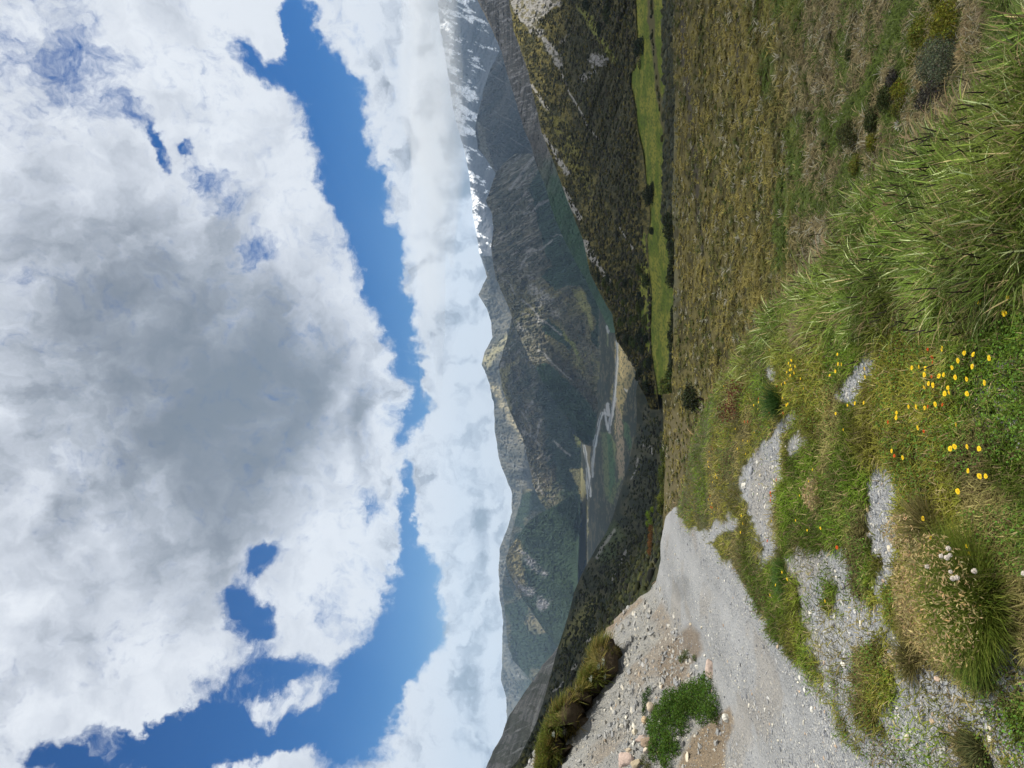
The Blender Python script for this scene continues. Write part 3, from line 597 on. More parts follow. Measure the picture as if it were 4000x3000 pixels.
# ------------------------------------------------------------------ road shelf: verge, gravel track, cut bank
def plane(y): return -1.75 - 0.045 * y
EDGE = [(3990, -160), (3929, 0), (3803, 190), (3771, 285), (3613, 462), (3499, 582), (3360, 690), (3233, 747), (3170, 899), (3106, 1019), (3005, 1127), (2916, 1221), (2853, 1316), (2796, 1411), (2739, 1525), (2682, 1633), (2648, 1760), (2634, 1886), (2612, 1975), (2572, 2010), (2562, 2130), (2548, 2265), (2530, 2360), (2505, 2470)]
def _edge():      # the soil edge lies a blade's height under the edge that the grass makes
    a, e = ray([p[0] + np.interp(p[1], [0, 450, 900, 1300, 1886, 2000], [105, 85, 50, 26, 10, 0]) for p in EDGE], [p[1] for p in EDGE])
    d = -1.75 / (e + 0.045); return np.stack([a * d, d], -1)
EP = _edge()
EPOLY = np.concatenate([[(2.2, -12), (2.1, 0.5)], EP, [(-7.5, 19.5), (-9, 20.5), (-14, 20), (-20, 14), (-20, -12)]])
XT = -3.95                                                        # foot of the cut bank
def zn(x, y, rough=True):
    x = np.asarray(x, float); y = np.asarray(y, float)
    z = plane(y)
    sd = polysd(EPOLY, x, y)
    out = np.maximum(-sd + 0.05, 0)
    z = z - np.where(out > 0, 0.95 * out + 0.25 * np.minimum(out, 1) ** 2, 0) * 1.0 - 0.10 * sstep(0.6, 0, sd)
    w = np.maximum(XT + 0.18 * (fbm(y * .8, y * 0, 3, 181) - .5) - x, 0)
    hc = np.clip(2.5 - (y - 12.7) * 0.30, 0.12, 3.6)
    hb = hc * np.clip(w / 3.0, 0, 1) ** 1.08 + 0.30 * np.maximum(w - 3.0, 0) * sstep(20, 12, y)
    z = z + hb
    on = sstep(0.0, .4, w)
    if rough:
        z = z + 0.05 * (fbm(x * 1.3, y * 1.3, 4, 182) - .5) + 0.03 * (fbm(x * 6, y * 6, 3, 183) - .5)
        z = z + on * (0.42 * (fbm(x * 1.1 + 9, y * .9, 4, 184) - .5) + 0.34 * (ridged(x * .8, y * 2.2, 5, 185) - .6) + .10 * (fbm(x * 5, y * 5, 3, 186) - .5))
        rut = np.exp(-((x + 3.45) / .22) ** 2) + np.exp(-((x + 2.55 + .05 * y * 0) / .25) ** 2)
        z = z - 0.03 * rut * sstep(4, 6, y)
    return z
def zones(X, Y):
    """grass cover 0..1 over the verge, from the real ground positions as they look from the road"""
    Xw, Yw = warpxy(X, Y, 46, 120, 191); Xw, Yw = warpxy(Xw, Yw, 26, 34, 192)
    g = np.full(X.shape, 0.95)
    def p(g, poly, v, s=14):
        s = s * 1.7
        return g + (v - g) * sstep(-s, s, polysd(poly, Xw, Yw))
    # gravel track and the stony ground at the near left
    g = p(g, [(2500, 1900), (2575, 1985), (2640, 2000), (2701, 2045), (2727, 2082), (2800, 2150), (2885, 2253), (2940, 2340), (2961, 2390), (3011, 2494), (3081, 2538), (3151, 2640), (3220, 2740), (3330, 2880), (3423, 3010), (3480, 3300), (4300, 9000), (2400, 9000), (2400, 2300)], 0.0, 10)
    g = p(g, [(3040, 2190), (3120, 2130), (3290, 2160), (3440, 2080), (3460, 2400), (3560, 2560), (3700, 2620), (3790, 2640), (3800, 2540), (3900, 2480), (4050, 2560), (9000, 3300), (9000, 9000), (4300, 9000), (3480, 3300), (3423, 3010), (3330, 2880), (3220, 2740), (3151, 2640), (3081, 2538), (3011, 2494), (2980, 2360)], 0.24, 20)
    for poly in ([(2900, 1950), (2905, 1830), (2960, 1760), (3000, 1690), (3060, 1620), (3090, 1600), (3065, 1660), (3045, 1740), (3055, 1840), (3050, 1990), (3020, 2090), (3010, 2200), (2960, 2230), (2940, 2100), (2925, 2020)], [(2990, 1470), (2985, 1440), (3010, 1405), (3035, 1420), (3020, 1470)],
                 [(3260, 1570), (3290, 1500), (3350, 1400), (3390, 1360), (3430, 1420), (3390, 1500), (3330, 1580)], [(3390, 1890), (3430, 1830), (3500, 1850), (3520, 1960), (3540, 2060), (3530, 2160), (3500, 2260), (3460, 2330), (3400, 2300), (3420, 2180), (3400, 2060)], [(2740, 2130), (2760, 2060), (2830, 2020), (2850, 2040), (2800, 2110)], [(3080, 1720), (3100, 1690), (3140, 1720), (3150, 1770), (3110, 1800)]):
        g = p(g, poly, 0.05, 8)
    g = p(g, [(3700, 1500), (3800, 1400), (3900, 1340), (4050, 1350), (4050, 1760), (3900, 1780), (3780, 1700)], 0.38, 40)
    g = p(g, [(3620, 1750), (3700, 1850), (3720, 2000), (3600, 2020), (3560, 1880)], 0.6, 30)
    # islands of grass in the stony ground
    for poly, v in (([(2965, 2190), (3040, 2180), (3110, 2260), (3100, 2400), (3150, 2480), (3190, 2580), (3210, 2640), (3170, 2640), (3110, 2560), (3030, 2500), (2985, 2400), (2955, 2290)], 1.0), ([(3330, 2090), (3420, 2110), (3440, 2220), (3420, 2330), (3390, 2370), (3340, 2260)], 1.0), ([(3210, 2340), (3230, 2230), (3270, 2260), (3250, 2390)], .9),
                    ([(3350, 2540), (3430, 2490), (3490, 2620), (3490, 2730), (3440, 2780), (3430, 2850), (3380, 2820), (3360, 2700)], 1.0), ([(3460, 2310), (3500, 2260), (3545, 2320), (3530, 2450), (3500, 2440)], 1.0), ([(3510, 2600), (3540, 2510), (3600, 2540), (3570, 2640)], .8), ([(3730, 2850), (3760, 2830), (3830, 2930), (3830, 2990), (3760, 2960)], .8),
                    ([(3280, 2830), (3320, 2840), (3310, 2890)], .7), ([(3140, 2600), (3170, 2600), (3180, 2690), (3150, 2680)], .6), ([(3220, 2700), (3290, 2760), (3300, 2830), (3260, 2800)], .5), ([(3420, 2470), (3460, 2440), (3480, 2560), (3440, 2580)], .5), ([(3250, 2600), (3280, 2590), (3290, 2700), (3260, 2690)], .5),
                    ([(3760, 2520), (3850, 2560), (3870, 2690), (3800, 2700)], .9), ([(3900, 2700), (4050, 2720), (4050, 2900), (3950, 2850)], .5)):
        g = p(g, poly, v, 12)
    return np.clip(g, 0, 1)
GRASSC = np.array((0.062, 0.085, 0.022)); GRAVEL = np.array((0.300, 0.310, 0.322))
def near_ground():
    na, nd = 900, 620
    ang = np.concatenate([np.linspace(R(-120), R(-38), 60, endpoint=False), np.linspace(R(-38), R(38), na - 120, endpoint=False), np.linspace(R(38), R(120), 60)])
    r = np.exp(np.linspace(math.log(0.9), math.log(34), nd))[:, None]
    x = np.sin(ang) * r; y = np.cos(ang) * r; z = zn(x, y)
    X, Y = project(x, np.maximum(y, .05), z)
    g = np.where(y > .4, zones(X, Y), .5)
    sd = polysd(EPOLY, x, y)
    w = XT - x
    bank = sstep(-.05, .12, w)
    g = g * (1 - bank)
    n = fbm(x * 2, y * 2, 4, 195)
    C = np.broadcast_to(GRAVEL, X.shape + (3,)) * (0.85 + .3 * n[..., None])
    C = lerpc(C, (0.26, 0.255, 0.235), bank * (0.35 + .5 * n))
    C = lerpc(C, (0.21, 0.165, 0.12), bank * sstep(.60, .70, fbm(x * .7 + 4, y * .5, 4, 196)) * .55)
    Xw, Yw = warpxy(X, Y, 10, 40, 197)
    C = patch(C, polysd([(2700, 2880), (2850, 2760), (2870, 2820), (2840, 2900), (2820, 3100), (2600, 3100)], Xw, Yw), 10, (0.20, 0.155, 0.105), .9)
    C = patch(C, polysd([(2560, 2600), (2610, 2520), (2690, 2440), (2735, 2470), (2745, 2540), (2700, 2600), (2640, 2680), (2590, 2680)], Xw, Yw), 14, (0.175, 0.140, 0.105), .85)
    C = patch(C, polysd([(2350, 2450), (2420, 2400), (2500, 2330), (2510, 2345), (2440, 2420), (2370, 2470)], Xw, Yw), 8, (0.22, 0.165, 0.11), .7)
    C = lerpc(C, (0.26, 0.235, 0.20), sstep(.55, .66, fbm(x * 1.1, y * 1.1, 4, 198)) * .4 * (1 - bank))
    dark_strip = sstep(-8, 8, polysd([(2610, 2310), (2640, 2250), (2690, 2260), (2690, 2330), (2650, 2350)], Xw, Yw))  # darker strip on the gravel towards the end of the track
    C = lerpc(C, (0.15, 0.155, 0.16), dark_strip * .35)
    C = lerpc(C, (0.058, 0.060, 0.026), sstep(.2, .8, g))
    C = lerpc(C, (0.09, 0.075, 0.04), sstep(.1, .8, -sd))
    rut = (np.exp(-((x + 3.45) / .24) ** 2) + np.exp(-((x + 2.55) / .26) ** 2)) * sstep(4, 6, y) * (1 - g)
    C = C * (1 - .10 * rut * (1 - bank))[..., None]
    me = mk('ground', np.stack([x, y, z], -1).reshape(-1, 3), gridq(nd, len(ang)), col=C.reshape(-1, 3))
    gv = np.clip(1 - sstep(.15, .7, g) - .5 * rut, 0, 1) * sstep(.4, 0, -sd)
    at = me.data.attributes.new('stony', 'FLOAT', 'POINT'); at.data.foreach_set('value', gv.astype(np.float32).ravel())
    tag(me, kind='structure')
    m = bpy.data.materials.new('gravelly_ground'); m.use_nodes = True; t = NT(m.node_tree); bs = t.n['Principled BSDF']
    bs.inputs['Roughness'].default_value = .9; bs.inputs['Specular IOR Level'].default_value = .15
    geo = t.new('ShaderNodeNewGeometry'); P = geo.outputs['Position']
    c = t.new('ShaderNodeVertexColor', layer_name='col').outputs[0]
    st = t.new('ShaderNodeAttribute', attribute_name='stony').outputs['Fac']
    h = None; cc = c
    for sc, k in ((150, .35), (75, .6), (32, 1.0)):
        Pd = t.vmath('ADD', P, t.vmath('MULTIPLY', t.noise(P, sc * .7, 2, color=True), (.5 / sc,) * 3))
        v = t.new('ShaderNodeTexVoronoi', feature='F1'); t.put(v.inputs['Vector'], Pd); v.inputs['Scale'].default_value = sc
        v.inputs['Randomness'].default_value = 1
        sp = t.new('ShaderNodeSeparateColor'); t.put(sp.inputs[0], v.outputs['Color'])
        rr = t.new('ShaderNodeValToRGB'); t.put(rr.inputs[0], sp.outputs[0]); cr = rr.color_ramp
        cr.elements[0].position = 0; cr.elements[0].color = (.40, .43, .48, 1); cr.elements[1].position = 1; cr.elements[1].color = (2.1, 2.0, 1.7, 1)
        for p_, q_ in ((.3, (.72, .75, .8, 1)), (.6, (1.0, 1.0, 1.0, 1)), (.85, (1.3, 1.22, 1.08, 1))): cr.elements.new(p_).color = q_
        dm = t.mr(v.outputs['Distance'], .62, .15)
        sel = t.mr(sp.outputs[1], .45, .5) if sc < 100 else None
        f = t.math('MULTIPLY', st, dm)
        if sel is not None: f = t.math('MULTIPLY', f, sel)
        cc = t.mix(f, cc, t.mix(1.0, c, rr.outputs[0], 'MULTIPLY'))
        hh = t.math('MULTIPLY', t.math('MULTIPLY', dm, k), sel if sel is not None else 1.0)
        h = hh if h is None else t.math('MAXIMUM', h, hh)
    t.put(bs.inputs['Base Color'], cc)
    b = t.new('ShaderNodeBump'); b.inputs['Strength'].default_value = .9; b.inputs['Distance'].default_value = .02
    t.put(b.inputs['Height'], t.math('MULTIPLY', h, st)); t.put(bs.inputs['Normal'], b.outputs[0])
    me.data.materials.append(m)
near_ground()
class Height:
    """a height field sampled once on a fine grid, read bilinearly"""
    def __init__(s, fn, x0, x1, y0, y1, st):
        s.x0, s.y0, s.st = x0, y0, st
        xs = np.arange(x0, x1, st); ys = np.arange(y0, y1, st); s.n = (len(ys), len(xs))
        gx, gy = np.meshgrid(xs, ys); s.z = fn(gx, gy)
    def __call__(s, x, y):
        u = np.clip((np.asarray(x, float) - s.x0) / s.st, 0, s.n[1] - 1.001); v = np.clip((np.asarray(y, float) - s.y0) / s.st, 0, s.n[0] - 1.001)
        i = u.astype(int); j = v.astype(int); fu = u - i; fv = v - j; z = s.z
        return (z[j, i] * (1 - fu) + z[j, i + 1] * fu) * (1 - fv) + (z[j + 1, i] * (1 - fu) + z[j + 1, i + 1] * fu) * fv
NEARZ = Height(zn, -22, 9, 0.2, 32, .035)
TERRZ = Height(zt, -110, 190, 2.5, 242, .32)
def near_at(X, Y): return hit(NEARZ, X, Y, 1.2, 31, 130)
def terr_at(X, Y): return hit(TERRZ, X, Y, 6, 235, 200)
# ================================================================== plants
def blades(P, D, L, Wd, bend, colr, rngs, curl=None):
    """grass blades as tapered strips. P base, D unit lean direction, L length, Wd width, bend droop 0..1"""
    n = len(P); t = np.array([0, .4, .75, 1.0])
    az = rngs.uniform(0, 2 * np.pi, n)
    hx = D[:, 0]; hy = D[:, 1]; hl = np.hypot(hx, hy) + 1e-6
    side = np.stack([-hy / hl, hx / hl, 0 * hx], -1)
    rot = rngs.uniform(-.9, .9, n)[:, None]
    side = side * np.cos(rot) + np.cross(D, side) * np.sin(rot)
    hd = np.stack([hx / hl, hy / hl, 0 * hx], -1)
    V = []
    for k, tt in enumerate(t):
        c = P + D * (L * tt)[:, None] + hd * (bend * L * tt ** 2 * .55)[:, None]
        c[:, 2] -= bend * L * tt ** 2.4 * .55
        w = Wd * (1, .95, .62, .0)[k] * .5
        if k < 3: V += [c - side * w[:, None], c + side * w[:, None]]
        else: V.append(c)
    V = np.stack(V, 1).reshape(-1, 3)
    b = np.arange(n)[:, None] * 7
    q = np.concatenate([b + np.array([0, 1, 3, 2]), b + np.array([2, 3, 5, 4])]); tr = b + np.array([4, 5, 6])
    C = np.repeat(colr, 7, 0)
    C = C * np.tile(np.array([.7, .7, .95, .95, 1.08, 1.08, 1.15]), n)[:, None] if curl is None else C  # shade low in the grass put into the colour: dark feet, paler tips
    return V, q, tr, C
def leaves(P, N, S, colr, rngs, asp=.6):
    """leaf quads centred at P facing N"""
    n = len(P); r = rngs.normal(size=(n, 3)); u = np.cross(N, r); u /= np.linalg.norm(u, axis=1)[:, None] + 1e-9; v = np.cross(N, u)
    u = u * (S * .5)[:, None]; v = v * (S * .5 * asp)[:, None]
    V = np.stack([P - u, P + v * .9 - u * .1, P + u, P - v * .9 - u * .1], 1).reshape(-1, 3)
    q = np.arange(n)[:, None] * 4 + np.array([0, 1, 2, 3])
    return V, q, np.repeat(colr, 4, 0)
def unit(a): return a / (np.linalg.norm(a, axis=1)[:, None] + 1e-9)
def lobes_leaves(lobes, n, size, base, var, seed, flat=1.0, tipc=None):
    g = np.random.default_rng(seed); lobes = np.asarray(lobes, float)
    pr = lobes[:, 3] ** 2; k = g.choice(len(lobes), n, p=pr / pr.sum())
    d = unit(g.normal(size=(n, 3))); d[:, 2] = np.where(d[:, 2] < -.35, -d[:, 2], d[:, 2])
    rr = lobes[k, 3] * (0.52 + .60 * g.random(n) ** .8) * (0.82 + .36 * vnoise(d[:, 0] * 2.6 + k * 7.1, d[:, 1] * 2.6 + d[:, 2] * 1.7 + k, seed))
    P = lobes[k, :3] + d * rr[:, None] * np.array([1, 1, flat])
    N = unit(d + g.normal(size=(n, 3)) * .75)
    C = np.asarray(base) * (1 + var * g.normal(size=(n, 1))) * (1 + .14 * g.normal(size=(n, 3)))
    if tipc is not None: C = np.where((g.random(n) < .25)[:, None], np.asarray(tipc) * (1 + .2 * g.normal(size=(n, 1))), C)
    clump = vnoise(P[:, 0] / (size * 4) , P[:, 1] / (size * 4) + P[:, 2] / (size * 4), seed + 2)
    C = C * (0.75 + .5 * clump)[:, None]
    return leaves(P, N, size * (.6 + .8 * g.random(n)), np.clip(C, .004, 1), g)
def blob(center, r, seed, sub=2, rough=.3):
    """lumpy stone: points and triangles"""
    import bmesh
    bm = bmesh.new(); bmesh.ops.create_icosphere(bm, subdivisions=sub, radius=1)
    V = np.array([v.co[:] for v in bm.verts]); T = np.array([[v.index for v in f.verts] for f in bm.faces]); bm.free()
    g = np.random.default_rng(seed); ax = g.uniform(.7, 1.2, 3)
    for _ in range(7):                                              # chip flat faces off
        n = unit(g.normal(size=(1, 3)))[0]; h = g.uniform(.55, .85); s = V @ n
        V = V - np.outer(np.maximum(s - h, 0), n)
    V = V * (1 + rough * (vnoise(V[:, 0] * 2 + seed, V[:, 1] * 2 + V[:, 2], seed)[:, None] - .5))
    return V * ax * r + np.asarray(center), T
ICO_V, ICO_T = blob((0, 0, 0), 1, 1, 1, 0)
def many_blobs(P, S, C, seed, flat=.7, rough=.45, verts=None):
    g = np.random.default_rng(seed); bv, bt = ICO_V, ICO_T; n = len(P); m = len(bv)
    a = g.uniform(0, 2 * np.pi, n); ca, sa = np.cos(a)[:, None], np.sin(a)[:, None]
    sc = g.uniform(.65, 1.3, (n, 3)) * np.array([1, 1, flat]); d = 1 + rough * (g.random((n, m)) - .5)
    L = bv[None] * d[..., None] * sc[:, None]
    x = L[..., 0] * ca - L[..., 1] * sa; y = L[..., 0] * sa + L[..., 1] * ca
    V = np.stack([x, y, L[..., 2]], -1) * S[:, None, None] + P[:, None]
    return V.reshape(-1, 3), (bt[None] + (np.arange(n) * m)[:, None, None]).reshape(-1, 3), np.repeat(C, m, 0)

G_ = np.random.default_rng(21)
def jit(c, n, v=.2, hv=.08): return np.clip(np.asarray(c, float) * (1 + v * G_.normal(size=(n, 1))) * (1 + hv * G_.normal(size=(n, 3))), .004, 1)

# ---- grass on the verge
def grass():
    n = 330000
    X = G_.uniform(2600, 4180, n); Y = G_.uniform(-170, 3170, n)
    P, ok = near_at(X, Y)
    g = zones(X, Y); sd = polysd(EPOLY, P[:, 0], P[:, 1])
    k = ok & (G_.random(n) < g ** 1.4) & (P[:, 0] > XT + .02) & (sd > -.12)
    X, Y, P, g, sd = X[k], Y[k], P[k], g[k], sd[k]; n = len(X)
    tall = sstep(-60, 120, polysd([(2700, 1500), (2850, 1330), (2990, 1150), (3100, 1030), (3230, 760), (3600, 470), (3990, -300), (4400, -300), (4300, 950), (3900, 1180), (3450, 1290), (3150, 1330), (2900, 1500), (2760, 1600)], X + 40 * G_.normal(size=n), Y + 40 * G_.normal(size=n)))
    far = P[:, 1]
    L = (0.05 + .06 * G_.random(n)) * (1 - tall) + tall * (0.07 + .17 * G_.random(n))
    L *= (0.30 + 1.35 * fbm(P[:, 0] * 2.2, P[:, 1] * 2.2, 4, 201)) * (.55 + .45 * g)
    Wd = (0.0034 + .0032 * G_.random(n)) * (1 - tall) + tall * (0.0030 + .0085 * G_.random(n) ** 2.2); Wd = np.maximum(Wd, far * .00055)
    D = unit(np.stack([.55 * G_.normal(size=n) - .12, .55 * G_.normal(size=n) - .1, .55 + .5 * G_.random(n)], -1))
    z1 = fbm(P[:, 0] * 1.1, P[:, 1] * 1.1, 4, 202); z2 = fbm(P[:, 0] * 2.3 + 9, P[:, 1] * 2.3, 4, 203)
    c = lerpc(np.broadcast_to(np.array((0.108, 0.172, 0.017)), (n, 3)), (0.205, 0.205, 0.034), sstep(.42, .62, z1) * (1 - tall * .6))
    c = lerpc(c, (0.115, 0.175, 0.045), tall * (.2 + .5 * z2))
    c = lerpc(c, (0.25, 0.205, 0.09), sstep(.56, .68, z2) * (1 - tall) * .75)
    u = G_.random(n)
    c = np.where((u < .10)[:, None], np.array((0.32, 0.26, 0.13)), c)
    c = np.where(((u > .93) & (tall > .3))[:, None], np.array((0.40, 0.46, 0.22)), c)  # some long blades coloured pale as highlights
    c = c * (.62 + .76 * sstep(.3, .7, fbm(P[:, 0] * 3.4 + 2, P[:, 1] * 3.4, 3, 209)))[:, None]
    c = np.where(((u > .10) & (u < .16))[:, None], np.array((0.17, 0.125, 0.065)), c)
    c = c * (1 + .30 * G_.normal(size=(n, 1))).clip(.35, 1.9)
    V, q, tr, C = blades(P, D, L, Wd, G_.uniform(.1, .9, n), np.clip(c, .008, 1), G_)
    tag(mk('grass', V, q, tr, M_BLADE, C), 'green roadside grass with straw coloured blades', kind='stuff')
    # dark flowering spikes standing in the long grass
    m = 520
    X = G_.uniform(2750, 4150, m); Y = G_.uniform(-100, 1350, m); P, ok = near_at(X, Y)
    sd = polysd(EPOLY, P[:, 0], P[:, 1]); k = ok & (sd > .0) & (P[:, 1] < 11) & (fbm(P[:, 0] * 1.3, P[:, 1] * 1.3, 3, 206) > .42); P = P[k]; m = len(P)
    D = unit(np.stack([.3 * G_.normal(size=m) - .16, .3 * G_.normal(size=m), 1 + 0 * P[:, 0]], -1)); L = G_.uniform(.22, .40, m)
    V, q, tr, C = blades(P, D, L, np.maximum(.0022, P[:, 1] * .0004), 0.05 + 0 * L, jit((.10, .12, .045), m), G_)
    tips = P + D * (L * .93)[:, None]
    V2, q2, tr2, C2 = blades(np.concatenate([tips - D * .03] * 2), np.concatenate([D, D]), np.concatenate([L * .0 + G_.uniform(.045, .075, m)] * 2), np.full(2 * m, .0060), np.full(2 * m, .05), jit((.035, .03, .022), 2 * m), G_)
    tag(mk('flowering_spikes', np.concatenate([V, V2]), np.concatenate([q, q2 + len(V)]), np.concatenate([tr, tr2 + len(V)]), M_BLADE, np.concatenate([C, C2])), 'dark brown flowering spikes rising out of the long grass', kind='stuff')
    # clover and other low leaves
    n = 95000
    X = G_.uniform(2640, 4100, n); Y = G_.uniform(900, 3000, n); P, ok = near_at(X, Y); g = zones(X, Y)
    dens = sstep(.50, .62, fbm(P[:, 0] * 1.4 + 3, P[:, 1] * 1.4, 4, 207))
    for poly in ([(3330, 2090), (3420, 2110), (3440, 2220), (3420, 2330), (3390, 2370), (3340, 2260)], [(3210, 2340), (3230, 2230), (3270, 2260), (3250, 2390)], [(3460, 2310), (3500, 2260), (3545, 2320), (3530, 2450), (3500, 2440)], [(3350, 2540), (3430, 2490), (3490, 2620), (3490, 2730), (3440, 2780), (3360, 2700)], [(3780, 2000), (4100, 1950), (4100, 2250), (3900, 2250)], [(3050, 1400), (3250, 1380), (3300, 1560), (3180, 1640), (3060, 1560)], [(3180, 1850), (3330, 1830), (3380, 2050), (3230, 2080)]):
        dens = np.maximum(dens, sstep(-12, 12, polysd(poly, X, Y)))
    k = ok & (G_.random(n) < dens * g) & (P[:, 0] > XT); P = P[k]; m = len(P)
    P[:, 2] += G_.uniform(.01, .07, m)
    V, q, C = leaves(P, unit(np.stack([G_.normal(size=m) * .5, G_.normal(size=m) * .5 - .2, 1 + 0 * P[:, 0]], -1)), G_.uniform(.006, .014, m) * np.maximum(1, P[:, 1] / 5), jit((.080, .150, .022), m, .35), G_, .9)
    tag(mk('clover', V, q, None, M_LEAF, C), 'low dark green clover leaves among the grass', kind='stuff')
grass()

# ---- loose gravel
def gravel():
    n = 52000
    X = G_.uniform(2560, 4150, n); Y = G_.uniform(1300, 3150, n); P, ok = near_at(X, Y); g = zones(X, Y)
    rut = (np.exp(-((P[:, 0] + 3.45) / .24) ** 2) + np.exp(-((P[:, 0] + 2.55) / .26) ** 2)) * sstep(4, 6, P[:, 1])
    k = ok & (G_.random(n) < (1 - g) ** 2 * .8 * (1 - .85 * rut)) & (P[:, 0] > XT); P = P[k]; n = len(P)
    u = G_.random(n); S = (.0035 + .012 * G_.random(n) ** 6) * (1 + .05 * P[:, 1])
    pal = np.array([(.16, .17, .19), (.23, .24, .255), (.29, .295, .30), (.38, .375, .35), (.48, .46, .40), (.36, .28, .21)])
    C = pal[G_.choice(6, n, p=(.26, .3, .2, .13, .08, .03))] * (1 + .15 * G_.normal(size=(n, 1)))
    P[:, 2] += S * .15
    V, T, C = many_blobs(P, S, np.clip(C, .03, .6), 31, .6)
    tag(mk('gravel', V, None, T, pmat('pebble', .85, .2), C, smooth=False), 'grey gravel lying over the track and the verge', kind='stuff')
    # rubble on the cut bank
    n = 26000
    X = G_.uniform(2060, 2900, n); Y = G_.uniform(2230, 3160, n); P, ok = near_at(X, Y)
    w = XT - P[:, 0]; dn = sstep(.42, .56, fbm(P[:, 0] * .9, P[:, 1] * .8, 4, 208)) * .8 + .2
    k = ok & (w > -.15) & (w < 4.5) & (P[:, 1] < 22) & (G_.random(n) < dn); P = P[k]; n = len(P)
    S = (.007 + .042 * G_.random(n) ** 13) * (.7 + .05 * P[:, 1])
    pal = np.array([(.19, .195, .20), (.25, .25, .245), (.31, .30, .275), (.40, .38, .33), (.29, .235, .18)])
    C = pal[G_.choice(5, n, p=(.26, .34, .26, .12, .02))] * (1 + .15 * G_.normal(size=(n, 1)))
    V, T, C = many_blobs(P, S, np.clip(C, .03, .6), 33, .75, .6)
    tag(mk('rubble', V, None, T, bpy.data.materials['pebble'], C, smooth=False), 'broken grey rubble strewn over the cut bank', kind='stuff')
gravel()

# ---- single stones
def stone(X, Y, rp, colr, label, seed, flat=.75, elong=1.0, group=None, sink=.25):
    P, ok = near_at(X, Y); p = P[0]; r = rp * p[1] / F
    V, T = blob((0, 0, 0), r, seed, 3, .4); V = V * np.array([elong, 1, flat])
    me = mk('stone', V, None, T, M_ROCK, np.broadcast_to(np.asarray(colr, float), V.shape) * (1 + .12 * (vnoise(V[:, 0] * 3 / r, V[:, 2] * 3 / r, seed)[:, None] - .5)), smooth=False)
    me.location = (p[0], p[1], p[2] + r * flat * (1 - sink) * .6); me.rotation_euler = (0, 0, seed * 1.3)
    if r > .14:
        me.data.polygons.foreach_set('use_smooth', np.ones(len(me.data.polygons), bool))
    tag(me, label, 'stone', group); return me
CREAM = (.52, .47, .37); WHITE = (.56, .55, .50); PINK = (.38, .305, .265); TAN = (.40, .34, .26); GREY = (.27, .28, .30); ORNG = (.38, .29, .19)
